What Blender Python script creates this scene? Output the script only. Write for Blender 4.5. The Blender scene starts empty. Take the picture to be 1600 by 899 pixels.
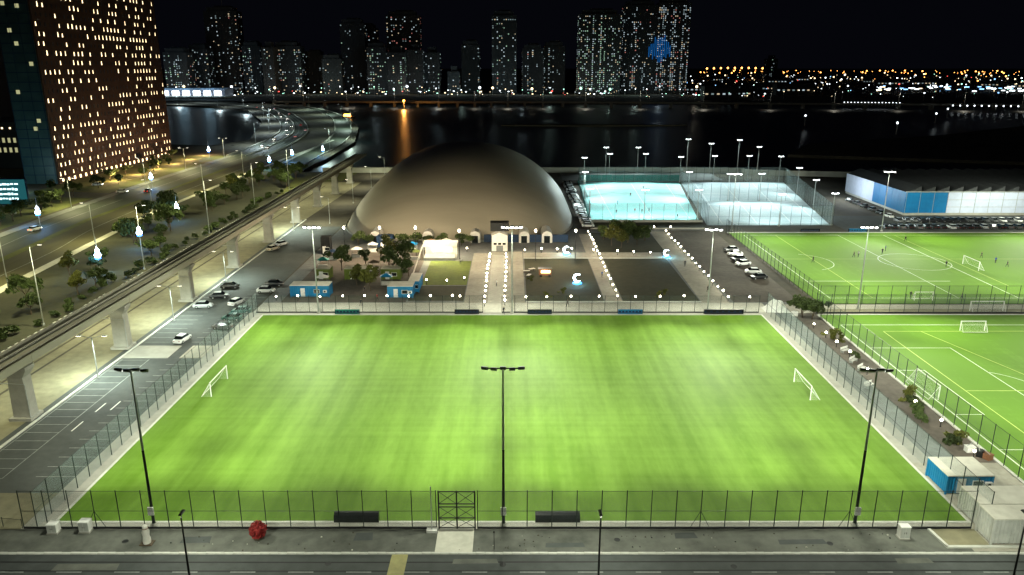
import bpy, bmesh, math, random
from mathutils import Vector, Matrix

R = math.radians
rnd = random.Random(7)
scene = bpy.context.scene
COL = scene.collection

# ------------------------------------------------------------------ camera
cam_data = bpy.data.cameras.new("camera")
cam = bpy.data.objects.new("camera", cam_data)
COL.objects.link(cam)
cam.location = (0, 0, 52)
cam.rotation_euler = (R(90 - 16.36), 0, 0)
cam_data.sensor_width = 36.0
cam_data.lens = 36.0 * 1180 / 1600
cam_data.clip_start = 0.5
cam_data.clip_end = 40000
scene.camera = cam

# ------------------------------------------------------------------ night sky
world = bpy.data.worlds.new("World")
scene.world = world
world.use_nodes = True
wn, wl = world.node_tree.nodes, world.node_tree.links
wn.clear()
w_out = wn.new('ShaderNodeOutputWorld')
w_bg = wn.new('ShaderNodeBackground')
w_sky = wn.new('ShaderNodeTexSky')
w_sky.sky_type = 'NISHITA'
w_sky.sun_disc = False
w_sky.sun_elevation = R(-6.5)
w_sky.sun_rotation = R(250)
w_add = wn.new('ShaderNodeMix'); w_add.data_type = 'RGBA'; w_add.blend_type = 'ADD'
w_add.inputs['Factor'].default_value = 1.0
w_add.inputs['B'].default_value = (0.025, 0.028, 0.050, 1)
wl.new(w_sky.outputs[0], w_add.inputs['A'])
wl.new(w_add.outputs['Result'], w_bg.inputs['Color'])
w_bg.inputs['Strength'].default_value = 0.06
wl.new(w_bg.outputs[0], w_out.inputs['Surface'])

sun_d = bpy.data.lights.new("night_fill", 'SUN')  # faint unseen sun added for legibility at night
sun_d.energy = 0.004; sun_d.angle = R(0.5); sun_d.color = (0.8, 0.88, 1.0)
sun = bpy.data.objects.new("night_fill", sun_d); COL.objects.link(sun)
sun.rotation_euler = (R(48), 0, R(200))

scene.view_settings.view_transform = 'Standard'
scene.view_settings.look = 'None'
scene.view_settings.exposure = 0.0
scene.view_settings.gamma = 1.0
scene.render.engine = 'CYCLES'
cy = scene.cycles
cy.use_denoising = True
cy.use_light_tree = True
cy.max_bounces = 5; cy.diffuse_bounces = 2; cy.glossy_bounces = 3
cy.transparent_max_bounces = 24
cy.sample_clamp_indirect = 4.0
cy.sample_clamp_direct = 60.0
cy.caustics_reflective = False; cy.caustics_refractive = False

# ------------------------------------------------------------------ materials
MATS = {}
def pbsdf(name):
    m = bpy.data.materials.new(name); m.use_nodes = True
    MATS[name] = m
    return m, m.node_tree.nodes, m.node_tree.links, m.node_tree.nodes['Principled BSDF']

def surf(name, c1, c2=None, scale=1.0, rough=0.8, metal=0.0, bump=0.0, detail=6.0, stretch=None, vary=0.0, spec=0.3):
    m, n, l, b = pbsdf(name)
    b.inputs['Roughness'].default_value = rough
    b.inputs['Metallic'].default_value = metal
    b.inputs['Specular IOR Level'].default_value = spec
    c2 = c2 or tuple(x * 0.72 for x in c1)
    tc = n.new('ShaderNodeTexCoord')
    mp = n.new('ShaderNodeMapping')
    l.new(tc.outputs['Object'], mp.inputs['Vector'])
    if stretch: mp.inputs['Scale'].default_value = stretch
    nz = n.new('ShaderNodeTexNoise'); nz.inputs['Scale'].default_value = scale
    nz.inputs['Detail'].default_value = detail; nz.inputs['Roughness'].default_value = 0.62
    l.new(mp.outputs[0], nz.inputs['Vector'])
    nz2 = n.new('ShaderNodeTexNoise'); nz2.inputs['Scale'].default_value = scale * 0.13
    nz2.inputs['Detail'].default_value = 3.0
    l.new(mp.outputs[0], nz2.inputs['Vector'])
    av = n.new('ShaderNodeMath'); av.operation = 'ADD'
    l.new(nz.outputs['Fac'], av.inputs[0]); l.new(nz2.outputs['Fac'], av.inputs[1])
    rp = n.new('ShaderNodeMapRange'); rp.inputs['From Min'].default_value = 0.72; rp.inputs['From Max'].default_value = 1.28
    l.new(av.outputs[0], rp.inputs['Value'])
    mx = n.new('ShaderNodeMix'); mx.data_type = 'RGBA'
    mx.inputs['A'].default_value = (*c2, 1); mx.inputs['B'].default_value = (*c1, 1)
    l.new(rp.outputs[0], mx.inputs['Factor'])
    col = mx.outputs['Result']
    if vary:
        oi = n.new('ShaderNodeObjectInfo')
        hs = n.new('ShaderNodeHueSaturation')
        mr = n.new('ShaderNodeMapRange'); mr.inputs['To Min'].default_value = 1 - vary; mr.inputs['To Max'].default_value = 1 + vary
        l.new(oi.outputs['Random'], mr.inputs['Value']); l.new(mr.outputs[0], hs.inputs['Value'])
        l.new(col, hs.inputs['Color']); col = hs.outputs['Color']
    l.new(col, b.inputs['Base Color'])
    if bump:
        bp = n.new('ShaderNodeBump'); bp.inputs['Strength'].default_value = bump; bp.inputs['Distance'].default_value = 0.05
        l.new(nz.outputs['Fac'], bp.inputs['Height']); l.new(bp.outputs[0], b.inputs['Normal'])
    return m

def glow(name, col, strength, sample=False, back=True):
    m, n, l, b = pbsdf(name)
    b.inputs['Base Color'].default_value = (col[0] * .5, col[1] * .5, col[2] * .5, 1)
    b.inputs['Emission Color'].default_value = (*col, 1)
    b.inputs['Emission Strength'].default_value = strength
    m.cycles.emission_sampling = 'AUTO' if sample else 'NONE'
    return m

def turf(name, dark, light, seed=0.0, streak=1.0, lo=0.36, hi=0.66):
    """mown artificial turf: irregular streaks along the pitch, mowing and light reflections put into the colour, faint cross rolls, fine grain"""
    m, n, l, b = pbsdf(name)
    b.inputs['Roughness'].default_value = 0.75
    b.inputs['Specular IOR Level'].default_value = 0.14
    tc = n.new('ShaderNodeTexCoord')
    def noise(sc, detail, scale=1.0):
        mp = n.new('ShaderNodeMapping'); mp.inputs['Scale'].default_value = sc; mp.inputs['Location'].default_value = (seed, seed * .7, 0)
        l.new(tc.outputs['Object'], mp.inputs['Vector'])
        t = n.new('ShaderNodeTexNoise'); t.inputs['Scale'].default_value = scale; t.inputs['Detail'].default_value = detail
        l.new(mp.outputs[0], t.inputs['Vector']); return t.outputs['Fac']
    def mathn(op, a, bb):
        t = n.new('ShaderNodeMath'); t.operation = op
        for i, v in enumerate((a, bb)):
            if isinstance(v, (int, float)): t.inputs[i].default_value = v
            else: l.new(v, t.inputs[i])
        return t.outputs[0]
    s1 = noise((0.42, 0.014, 0), 4.0)  # lengthwise streaks: mown bands plus reflected light painted in
    s2 = noise((0.012, 0.75, 0), 5.0)
    s3 = noise((0.06, 0.05, 0), 4.0)
    s4 = noise((6.0, 6.0, 0), 3.0)
    s5 = noise((1.1, .38, 0), 5.0)
    f = mathn('ADD', mathn('MULTIPLY', s1, 0.50 * streak), mathn('MULTIPLY', s2, 0.22))
    f = mathn('ADD', f, mathn('MULTIPLY', mathn('ADD', s3, .25), 0.22))
    f = mathn('ADD', f, mathn('MULTIPLY', s4, 0.10))
    f = mathn('ADD', f, mathn('MULTIPLY', mathn('SUBTRACT', s5, .25), 0.24))
    mr = n.new('ShaderNodeMapRange'); mr.inputs['From Min'].default_value = lo + 0.19; mr.inputs['From Max'].default_value = hi + 0.13
    l.new(f, mr.inputs['Value'])
    mx = n.new('ShaderNodeMix'); mx.data_type = 'RGBA'
    mx.inputs['A'].default_value = (*dark, 1); mx.inputs['B'].default_value = (*light, 1)
    l.new(mr.outputs[0], mx.inputs['Factor'])
    l.new(mx.outputs['Result'], b.inputs['Base Color'])
    bp = n.new('ShaderNodeBump'); bp.inputs['Strength'].default_value = 0.5; bp.inputs['Distance'].default_value = 0.03
    l.new(s4, bp.inputs['Height']); l.new(bp.outputs[0], b.inputs['Normal'])
    return m

def wire(name, col, width=0.14):
    """chain link: crossed wires, open between"""
    m, n, l, b = pbsdf(name)
    b.inputs['Base Color'].default_value = (*col, 1); b.inputs['Roughness'].default_value = 0.5
    tc = n.new('ShaderNodeTexCoord'); sp = n.new('ShaderNodeSeparateXYZ'); l.new(tc.outputs['Object'], sp.inputs[0])
    outs = []
    for op in ('ADD', 'SUBTRACT'):
        a = n.new('ShaderNodeMath'); a.operation = op; l.new(sp.outputs['X'], a.inputs[0]); l.new(sp.outputs['Z'], a.inputs[1])
        s = n.new('ShaderNodeMath'); s.operation = 'MULTIPLY'; s.inputs[1].default_value = 13.0; l.new(a.outputs[0], s.inputs[0])
        f = n.new('ShaderNodeMath'); f.operation = 'FRACT'; l.new(s.outputs[0], f.inputs[0])
        t = n.new('ShaderNodeMath'); t.operation = 'LESS_THAN'; t.inputs[1].default_value = width / 2; l.new(f.outputs[0], t.inputs[0])
        outs.append(t.outputs[0])
    o = n.new('ShaderNodeMath'); o.operation = 'MAXIMUM'; l.new(outs[0], o.inputs[0]); l.new(outs[1], o.inputs[1])
    l.new(o.outputs[0], b.inputs['Alpha'])
    return m

surf('soil', (.085, .075, .052), (.045, .04, .03), 0.35, .95, bump=.4)
surf('sand', (.27, .25, .155), (.15, .14, .09), 0.5, .95, bump=.5)
surf('asphalt', (.075, .083, .080), (.046, .051, .049), 0.6, .85, bump=.25, detail=10)
surf('asphalt_old', (.150, .155, .132), (.060, .064, .055), 0.45, .9, bump=.3, detail=10)
surf('road_brown', (.085, .078, .040), (.050, .047, .025), 0.3, .8, bump=.2, stretch=(1, .08, 1))
surf('road_teal', (.060, .070, .052), (.035, .042, .033), 0.3, .7, bump=.2, stretch=(1, .08, 1))
surf('verge', (.13, .14, .040), (.07, .08, .022), 0.5, .95, bump=.6)
surf('paving', (.42, .40, .33), (.28, .265, .22), 0.9, .85, bump=.3)
surf('paving_grey', (.20, .21, .205), (.12, .125, .12), 0.9, .85, bump=.3)
surf('paving_pale', (.56, .55, .47), (.40, .39, .33), 1.2, .8, bump=.2)
surf('concrete', (.40, .39, .34), (.27, .265, .23), 0.5, .85, bump=.3)
surf('concrete_deck', (.38, .365, .28), (.25, .24, .19), 0.4, .85, bump=.3, stretch=(1, .2, 1))
surf('kerb', (.62, .62, .56), (.44, .44, .40), 1.5, .8)
surf('kerb_black', (.02, .02, .02), (.012, .012, .012), 2.0, .7)
surf('white_paint', (.78, .78, .74), (.58, .58, .55), 1.8, .6)
surf('line_white', (.72, .76, .66), (.46, .55, .36), 0.8, .7)
surf('line_yellow', (.50, .60, .16), (.34, .44, .10), 0.8, .7)
surf('road_mark', (.36, .38, .36), (.13, .14, .135), 1.4, .7)
surf('yellow_mark', (.42, .39, .17), (.28, .26, .12), 1.2, .8)
surf('post_green', (.018, .03, .026), (.010, .018, .015), 3, .5)
surf('black_metal', (.016, .017, .018), (.009, .010, .010), 3, .45)
surf('galv', (.46, .48, .47), (.32, .34, .33), 2, .42, metal=.45)
surf('cabin_blue', (.010, .20, .42), (.008, .14, .31), .8, .5)
surf('navy', (.012, .035, .085), (.008, .022, .05), 1, .5)
surf('roof_cream', (.74, .72, .63), (.56, .54, .46), .9, .7)
surf('container_grey', (.55, .56, .52), (.38, .39, .36), .9, .6)
surf('shed_white', (.58, .65, .80), (.46, .52, .66), .6, .6)
surf('shed_blue', (.008, .17, .40), (.006, .12, .30), .7, .5)
surf('shed_roof', (.05, .055, .058), (.028, .03, .032), .5, .6)
surf('dome_cloth', (.37, .335, .255), (.29, .262, .20), .10, .55, bump=.10, stretch=(.25, 1.6, .25))
surf('gravel', (.130, .112, .092), (.075, .064, .053), 0.8, .95, bump=.6, detail=12)
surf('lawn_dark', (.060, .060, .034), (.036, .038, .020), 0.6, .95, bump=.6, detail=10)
surf('lawn_lit', (.13, .17, .022), (.075, .10, .015), 0.8, .95, bump=.6, detail=10)  # brighter yellow-green lawn copy, the light on it put into the colour
surf('leaf', (.065, .095, .022), (.025, .040, .010), 1.2, .75, vary=.35)
surf('leaf_yellow', (.13, .13, .02), (.06, .07, .012), 1.2, .75, vary=.3)
surf('bark', (.10, .075, .05), (.06, .045, .03), 3, .9)
surf('red_leaf', (.42, .035, .03), (.16, .015, .015), 3, .7)
surf('tyre', (.014, .014, .014), None, 4, .8)
surf('glass_dark', (.012, .016, .018), None, 1, .08, spec=.5)
surf('tower_wall', (.072, .036, .020), (.042, .021, .012), .8, .75)
surf('tower_glass', (.05, .10, .10), (.02, .045, .05), .15, .35, spec=.5)
surf('tower_far', (.11, .12, .125), (.07, .078, .085), .02, .6)
surf('tower_far_warm', (.115, .10, .085), (.075, .066, .056), .02, .6)
surf('seawall', (.42, .43, .36), (.30, .31, .26), .3, .85)
surf('court_teal', (.30, .66, .64), (.22, .56, .54), .25, .7)
surf('court_lilac', (.36, .42, .46), (.26, .34, .35), .25, .7)
surf('teal_net', (.02, .24, .20), (.015, .16, .14), 1, .7)
surf('skin', (.33, .20, .14), None, 4, .6)
surf('cloth_dark', (.02, .022, .03), None, 4, .8)
surf('cloth_white', (.6, .6, .58), None, 4, .8)
surf('cloth_blue', (.03, .09, .3), None, 4, .8)
surf('cloth_red', (.35, .03, .03), None, 4, .8)
surf('hair', (.015, .012, .01), None, 4, .7)
surf('rust', (.22, .10, .05), None, 2, .8)
surf('kiosk_green', (.16, .21, .03), (.09, .12, .02), 1.2, .7)
surf('canvas', (.70, .68, .62), None, 1, .7)
turf('turf_main', (.086, .172, .012), (.146, .262, .034), 3.1, 1.2, .37, .73)
turf('turf_right', (.095, .200, .014), (.140, .275, .034), 11.3, .6)
turf('turf_back', (.100, .205, .014), (.150, .285, .038), 27.0, .6)
wire('chain_link', (.05, .08, .075), .16)
wire('chain_link_lit', (.22, .30, .30), .20)  # paler copy of the mesh, light caught by the net put into its colour
wire('net_white', (.70, .74, .72), .09)
CAR_PAINT = {}
for nm, c in (('white', (.72, .73, .72)), ('silver', (.42, .44, .45)), ('black', (.014, .014, .016)), ('grey', (.12, .125, .13)),
              ('red', (.28, .02, .02)), ('blue', (.02, .06, .2)), ('beige', (.42, .38, .29)), ('green', (.02, .10, .09))):
    CAR_PAINT[nm] = surf('car_' + nm, c, tuple(x * .9 for x in c), 1.0, .28, spec=.6)

glow('lens', (1.0, 1.0, .93), 9)
glow('lens_court', (.88, 1.0, 1.0), 8)
glow('globe', (1.0, .90, .68), 36, sample=True)
glow('street_lens', (1.0, .93, .72), 16)
glow('far_white', (.85, .95, 1.0), 5.0)
glow('far_warm', (1.0, .78, .45), 4.0)
glow('far_green', (.45, 1.0, .75), 3.0)
glow('far_blue', (.25, .55, 1.0), 3.5)
glow('far_orange', (1.0, .38, .08), 8.0)
glow('far_red', (1.0, .10, .08), 4.0)
glow('win_dim', (.55, .75, .78), .35)
glow('win_cool', (.75, .92, 1.0), 0.68)
glow('win_warm', (1.0, .80, .52), 0.68)
glow('win_green', (.62, 1.0, .72), 0.60)
glow('win_red', (1.0, .35, .30), 0.48)
glow('room', (1.0, .76, .42), 3.4)
glow('room_dim', (.80, .78, .40), .5)
glow('ornament', (.72, .88, 1.0), 22)
glow('ornament_blue', (.05, .28, 1.0), 3.5, sample=True)
glow('led_blue', (.01, .22, .75), .30)
glow('screen_back', (.012, .085, .095), 1.1)
glow('screen_text', (.65, .95, 1.0), 2.2)
glow('head_lamp', (1.0, .97, .85), 18)
glow('tail_lamp', (1.0, .05, .03), 4)
glow('fire_orange', (1.0, .36, .05), 14)
glow('stage_glow', (1.0, .93, .80), 3.0)

# water: dark, slightly rippled
wm, n_, l_, b_ = pbsdf('water')
b_.inputs['Base Color'].default_value = (.003, .006, .007, 1); b_.inputs['Roughness'].default_value = .34
b_.inputs['Specular IOR Level'].default_value = .22
tc_ = n_.new('ShaderNodeTexCoord'); mp_ = n_.new('ShaderNodeMapping'); mp_.inputs['Scale'].default_value = (.10, .22, .1)
nz_ = n_.new('ShaderNodeTexNoise'); nz_.inputs['Scale'].default_value = 1.6; nz_.inputs['Detail'].default_value = 5
bp_ = n_.new('ShaderNodeBump'); bp_.inputs['Strength'].default_value = .22; bp_.inputs['Distance'].default_value = .8
l_.new(tc_.outputs['Object'], mp_.inputs[0]); l_.new(mp_.outputs[0], nz_.inputs['Vector']); l_.new(nz_.outputs['Fac'], bp_.inputs['Height'])
l_.new(bp_.outputs[0], b_.inputs['Normal'])

# ------------------------------------------------------------------ mesh helpers
class MB:
    def __init__(s): s.v = []; s.f = []; s.m = []
    def add(s, verts, faces, mi=0):
        o = len(s.v); s.v += [tuple(p) for p in verts]
        for fc in faces: s.f.append([o + i for i in fc]); s.m.append(mi)
        return s
    def box(s, x0, x1, y0, y1, z0, z1, mi=0, mat=None):
        vs = [(x, y, z) for z in (z0, z1) for y in (y0, y1) for x in (x0, x1)]
        if mat: vs = [tuple(mat @ Vector(p)) for p in vs]
        return s.add(vs, [(0, 2, 3, 1), (4, 5, 7, 6), (0, 1, 5, 4), (2, 6, 7, 3), (0, 4, 6, 2), (1, 3, 7, 5)], mi)
    def taper(s, cx, cy, z0, z1, a0, b0, a1, b1, mi=0, dx=0, dy=0):
        vs = [(cx + sx * a0, cy + sy * b0, z0) for sy in (-1, 1) for sx in (-1, 1)] + [(cx + dx + sx * a1, cy + dy + sy * b1, z1) for sy in (-1, 1) for sx in (-1, 1)]
        return s.add(vs, [(0, 2, 3, 1), (4, 5, 7, 6), (0, 1, 5, 4), (2, 6, 7, 3), (0, 4, 6, 2), (1, 3, 7, 5)], mi)
    def tube(s, p0, p1, r0, r1=None, n=8, mi=0):
        r1 = r0 if r1 is None else r1
        p0, p1 = Vector(p0), Vector(p1); d = (p1 - p0).normalized()
        a = d.orthogonal().normalized(); b = d.cross(a)
        vs = []
        for p, r in ((p0, r0), (p1, r1)):
            for k in range(n):
                t = 2 * math.pi * k / n; vs.append(p + a * (r * math.cos(t)) + b * (r * math.sin(t)))
        fs = [(k, (k + 1) % n, n + (k + 1) % n, n + k) for k in range(n)] + [tuple(range(n))[::-1], tuple(range(n, 2 * n))]
        return s.add(vs, fs, mi)
    def lathe(s, prof, n=10, mi=0, c=(0, 0, 0)):
        vs = []; fs = []
        for r, z in prof:
            for k in range(n):
                t = 2 * math.pi * k / n; vs.append((c[0] + r * math.cos(t), c[1] + r * math.sin(t), c[2] + z))
        for i in range(len(prof) - 1):
            for k in range(n): fs.append((i * n + k, i * n + (k + 1) % n, (i + 1) * n + (k + 1) % n, (i + 1) * n + k))
        return s.add(vs, fs, mi)
    def ball(s, c, r, n=8, mi=0):
        prof = [(max(r * math.sin(math.pi * i / 6), .001), -r * math.cos(math.pi * i / 6)) for i in range(7)]
        return s.lathe(prof, n, mi, c)
    def quad(s, pts, mi=0): return s.add(pts, [tuple(range(len(pts)))], mi)
    def prism(s, outline, z0, z1, mi=0):
        n = len(outline)
        vs = [(x, y, z0) for x, y in outline] + [(x, y, z1) for x, y in outline]
        return s.add(vs, [tuple(range(n))[::-1], tuple(range(n, 2 * n))] + [(k, (k + 1) % n, n + (k + 1) % n, n + k) for k in range(n)], mi)
    def mesh(s, name, mats, smooth=False):
        me = bpy.data.meshes.new(name); me.from_pydata(s.v, [], s.f)
        for m in (mats if isinstance(mats, (list, tuple)) else [mats]): me.materials.append(MATS[m] if isinstance(m, str) else m)
        me.polygons.foreach_set('material_index', s.m)
        if smooth: me.polygons.foreach_set('use_smooth', [True] * len(s.f))
        me.update(); return me
    def build(s, name, mats, parent=None, loc=(0, 0, 0), rz=0, smooth=False):
        return inst(name, s.mesh(name, mats, smooth), parent, loc, rz)

def inst(name, me, parent=None, loc=(0, 0, 0), rz=0):
    o = bpy.data.objects.new(name, me); COL.objects.link(o)
    o.parent = parent; o.location = loc; o.rotation_euler = (0, 0, rz)
    return o
def tag(o, label, cat, group=None):
    o['label'] = label; o['category'] = cat
    if group: o['group'] = group
    return o
def thing(name, label, cat, loc=(0, 0, 0), rz=0, group=None):
    o = bpy.data.objects.new(name, None); COL.objects.link(o)
    o.location = loc; o.rotation_euler = (0, 0, rz); o.empty_display_size = .3
    return tag(o, label, cat, group)
def setting(o): o['kind'] = 'structure'; return o
def stuff(o): o['kind'] = 'stuff'; return o
def copy_tree(o, parent=None):
    c = o.copy(); COL.objects.link(c); c.parent = parent
    for ch in list(o.children): copy_tree(ch, c)
    return c
ORD = 'first second third fourth fifth sixth seventh eighth ninth tenth eleventh twelfth thirteenth fourteenth fifteenth sixteenth seventeenth eighteenth nineteenth twentieth'.split()
ORD += ['twenty-' + w for w in ORD[:9]] + ['thirtieth'] + ['thirty-' + w for w in ORD[:9]] + ['fortieth'] + ['forty-' + w for w in ORD[:9]] + ['fiftieth']
def light(name, kind, parent, loc, power, color=(1, 1, 1), radius=.25, target=None, size=None, blend=1.0):
    d = bpy.data.lights.new(name, kind); d.energy = power; d.color = color
    d.shadow_soft_size = radius
    o = bpy.data.objects.new(name, d); COL.objects.link(o); o.parent = parent; o.location = loc
    if kind == 'SPOT':
        d.spot_size = R(size); d.spot_blend = blend
        w = Vector(loc) + (Vector(parent.location) if parent else Vector())
        o.rotation_euler = (Vector(target) - w).to_track_quat('-Z', 'Y').to_euler()
    return o
def sheet(name, pts, z, mat, label=None):
    """a level piece of ground, its outline at z"""
    o = MB().quad([(x, y, z) for x, y in pts]).build(name, mat)
    return setting(o)
def rect(x0, x1, y0, y1): return [(x0, y0), (x1, y0), (x1, y1), (x0, y1)]
def slab(name, x0, x1, y0, y1, z0, z1, mat): return setting(MB().box(x0, x1, y0, y1, z0, z1).build(name, mat))
def ribbon_pts(pts, n=10):
    out = []
    P = [Vector((*p, 0)) for p in pts]
    for i in range(len(P) - 1):
        p0 = P[max(i - 1, 0)]; p1 = P[i]; p2 = P[i + 1]; p3 = P[min(i + 2, len(P) - 1)]
        for k in range(n):
            t = k / n
            out.append(.5 * ((2 * p1) + (p2 - p0) * t + (2 * p0 - 5 * p1 + 4 * p2 - p3) * t * t + (3 * p1 - p0 - 3 * p2 + p3) * t ** 3))
    out.append(P[-1]); return out
def ribbon(mb, pts, w0, w1, z0, z1=None, mi=0):
    """strip between offsets w0..w1 along a curve; with z1 it gets sides"""
    c = ribbon_pts(pts); L = []
    for i, p in enumerate(c):
        d = (c[min(i + 1, len(c) - 1)] - c[max(i - 1, 0)]).normalized(); nrm = Vector((-d.y, d.x, 0))
        L.append((p + nrm * w0, p + nrm * w1))
    vs = []
    for a, b in L: vs += [(a.x, a.y, z0 if z1 is None else z1), (b.x, b.y, z0 if z1 is None else z1)]
    fs = [(2 * i, 2 * i + 2, 2 * i + 3, 2 * i + 1) for i in range(len(L) - 1)]
    mb.add(vs, fs, mi)
    if z1 is not None:
        for side in (0, 1):
            vv = []
            for ab in L: vv += [(ab[side].x, ab[side].y, z0), (ab[side].x, ab[side].y, z1)]
            mb.add(vv, [(2 * i, 2 * i + 2, 2 * i + 3, 2 * i + 1) for i in range(len(L) - 1)], mi)
    return mb

# ------------------------------------------------------------------ ground, water, roads
setting(MB().quad([(-16000, -2000, -2.2), (16000, -2000, -2.2), (16000, 16000, -2.2), (-16000, 16000, -2.2)]).build('water', 'water'))
land = [(-900, -150), (900, -150), (900, 330), (330, 345), (135, 374), (100, 386), (-112, 386), (-108, 440), (-112, 545), (-134, 672), (-183, 850),
        (-262, 1010), (-300, 1075), (-470, 1200), (-700, 1290), (-700, 1240), (-480, 1085), (-400, 1045), (-324, 950), (-243, 750), (-192, 560), (-205, 520), (-260, 535), (-900, 560)]
setting(MB().prism(land, -3.5, 0).build('ground', 'soil'))
# the long low shore across the water
setting(MB().prism([(-2500, 1230), (-700, 1240), (-300, 1150), (300, 1140), (900, 1020), (1600, 960), (9000, 900), (9000, 15000), (-9000, 15000), (-9000, 1600)], -3.5, 0.6).build('far_shore', 'soil'))
setting(MB().prism([(170, 470), (330, 420), (700, 400), (1200, 520), (1100, 860), (640, 830), (330, 600), (210, 540)], -3.5, -0.4).build('sandy_island', 'soil'))
setting(MB().prism([(-10, 722), (60, 716), (150, 720), (165, 728), (70, 736), (0, 734)], -3.5, -1.3).build('sandbar', 'sand'))

# front road, kerb, pavement strip
sheet('front_road', rect(-140, 140, 50, 72), .02, 'asphalt')
fk = setting(bpy.data.objects.new('front_kerb', None)); COL.objects.link(fk)
fks = [MB().taper(0, 0, 0, .16 + d, .49, .14, .48, .12).mesh('kerb_stone', 'kerb') for d in (0, .008, .015)]
for k in range(128): inst('kerb_stone', fks[(k * 7) % 3], fk, (-61.5 + k, 72.14 + .015 * ((k * 5) % 3 - 1), 0), R(((k * 11) % 5 - 2) * .25))
man = MB().lathe([(.36, 0), (.36, .012), (.28, .012), (.26, .006), (.01, .006)], 14).mesh('manhole_cover', 'black_metal')
for x, y in ((-44, 74.3), (-20, 70.4), (12, 74.6), (24, 69.9), (36, 73.9), (-1, 70.2)): setting(inst('manhole_cover', man, None, (x, y, .104 if y > 72.3 else .024)))
for x, y, w, d_, z in ((-36, 74.6, 3.4, 1.3, .104), (-17, 75.2, 2.2, 1.6, .104), (6, 73.6, 4.5, .9, .104), (20, 75.4, 2.6, 1.2, .104), (33, 74.2, 5.5, 1.0, .104), (-46, 69.8, 7, 1.2, .0245), (-4, 70.8, 5, .9, .0245), (29, 68.2, 9, .8, .0245), (44, 70.9, 4, 1.0, .0245)):
    sheet('repair_patch', [(x - w / 2, y - d_ / 2), (x + w / 2, y - d_ / 2 + .1), (x + w / 2 - .2, y + d_ / 2), (x - w / 2 + .1, y + d_ / 2 - .1)], z, 'asphalt' if z > .1 else 'asphalt_old')
for k in range(4): setting(ribbon(MB(), [(-70, 70.7 - k * .0 - (k % 2) * 1.5 - (k // 2) * .0), (-20, 70.6 - (k % 2) * 1.5), (30, 70.75 - (k % 2) * 1.5), (80, 70.6 - (k % 2) * 1.5)], -.11 + .0 * k, .11, .0225 + .0005 * k).build('tyre_track', 'kerb_black')) if k < 2 else None
lit_ = MB(); rl_ = random.Random(77)
for k in range(90):
    x, y = rl_.uniform(-45, 46), 72.6 + rl_.random() ** 1.6 * 3.6; r_ = rl_.uniform(.03, .10); lit_.taper(x, y, .10, .10 + r_, r_, r_ * .7, r_ * .5, r_ * .4, rl_.choice((0, 0, 1, 2)))
lo = lit_.build('loose_litter', ['soil', 'paving_pale', 'black_metal']); lo['kind'] = 'stuff'; lo['label'] = 'small stones and litter scattered along the front verge'
sheet('front_verge', rect(-60.5, 100, 72.28, 76.6), .10, 'asphalt_old')
fr = setting(bpy.data.objects.new('front_road_markings', None)); COL.objects.link(fr)
dash = MB().box(-1.35, 1.35, -.07, .07, 0, .005).mesh('lane_dash', 'road_mark')
for k in range(22): inst('lane_dash', dash, fr, (-66 + k * 6.2, 68.95, .026))
for k in range(12): inst('lane_dash', dash, fr, (-63 + k * 12, 66.2, .026))
sheet('crossing_strip', [(-13.4, 60), (-11.6, 60), (-11.5, 71.98), (-13.3, 71.98)], .032, 'yellow_mark')
slab('gate_path', -8.6, -4.4, 72.3, 78, 0, .13, 'paving_pale')

# pitch and its surround
sheet('pitch_surround', rect(-57.4, 57.4, 76.62, 157.4), .11, 'concrete')
slab('main_pitch', -53.9, 54, 78.2, 155.4, 0, .15, 'turf_main')
mbk = MB()
setting(MB().box(-54.25, -53.9, 78.2, 155.4, 0, .19).build('pitch_edging', 'kerb'))
setting(MB().box(54.0, 54.35, 78.2, 155.4, 0, .19).build('pitch_edging', 'kerb'))
setting(MB().box(-54.25, 54.35, 77.85, 78.2, 0, .19).build('pitch_edging', 'kerb'))
setting(MB().box(-54.25, 54.35, 155.4, 155.75, 0, .19).build('pitch_edging', 'kerb'))

# car park along the left side
sheet('car_park', rect(-72.3, -57.45, 84.5, 250), .03, 'asphalt')
sheet('corner_pavement', [(-72.3, 84.4), (-57.42, 84.4), (-57.42, 76.6), (-60.5, 76.6), (-60.5, 72.4), (-62.5, 72.6), (-65.3, 74.2), (-67.0, 77.2), (-68.5, 81)], .12, 'sand')
slab('kerb_island', -72.2, -63.8, 130.5, 136.8, 0, .15, 'concrete')
slab('kerb_island', -61.6, -57.5, 130.5, 136.8, 0, .15, 'paving')
slab('edge_kerb', -72.75, -72.35, 60, 262, 0, .16, 'kerb')
pk = setting(bpy.data.objects.new('parking_markings', None)); COL.objects.link(pk)
bay = MB().box(-2.55, 2.55, -.06, .06, 0, .005).mesh('bay_line', 'road_mark')
for k in range(17): inst('bay_line', bay, pk, (-69.5, 88 + k * 2.6, .038))
for k in range(16): inst('bay_line', bay, pk, (-60.2, 88.5 + k * 2.6, .038))
for k in range(15): inst('bay_line', bay, pk, (-60.2, 139 + k * 2.7, .038))
for k in range(12): inst('bay_line', bay, pk, (-69.5, 139 + k * 2.7, .038))
long_line = MB().box(-.06, .06, -21, 21, 0, .005).mesh('bay_edge_line', 'road_mark')
inst('bay_edge_line', long_line, pk, (-71.9, 109, .045))
inst('bay_edge_line', long_line, pk, (-66.9, 109, .045))
arrow = MB().box(-.1, .1, -1.6, 1.6, 0, .005).mesh('lane_mark', 'white_paint')
for x, y in ((-65.2, 109.5), (-63.2, 110.2), (-65.3, 103)): inst('lane_mark', arrow, pk, (x, y, .04))

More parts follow.
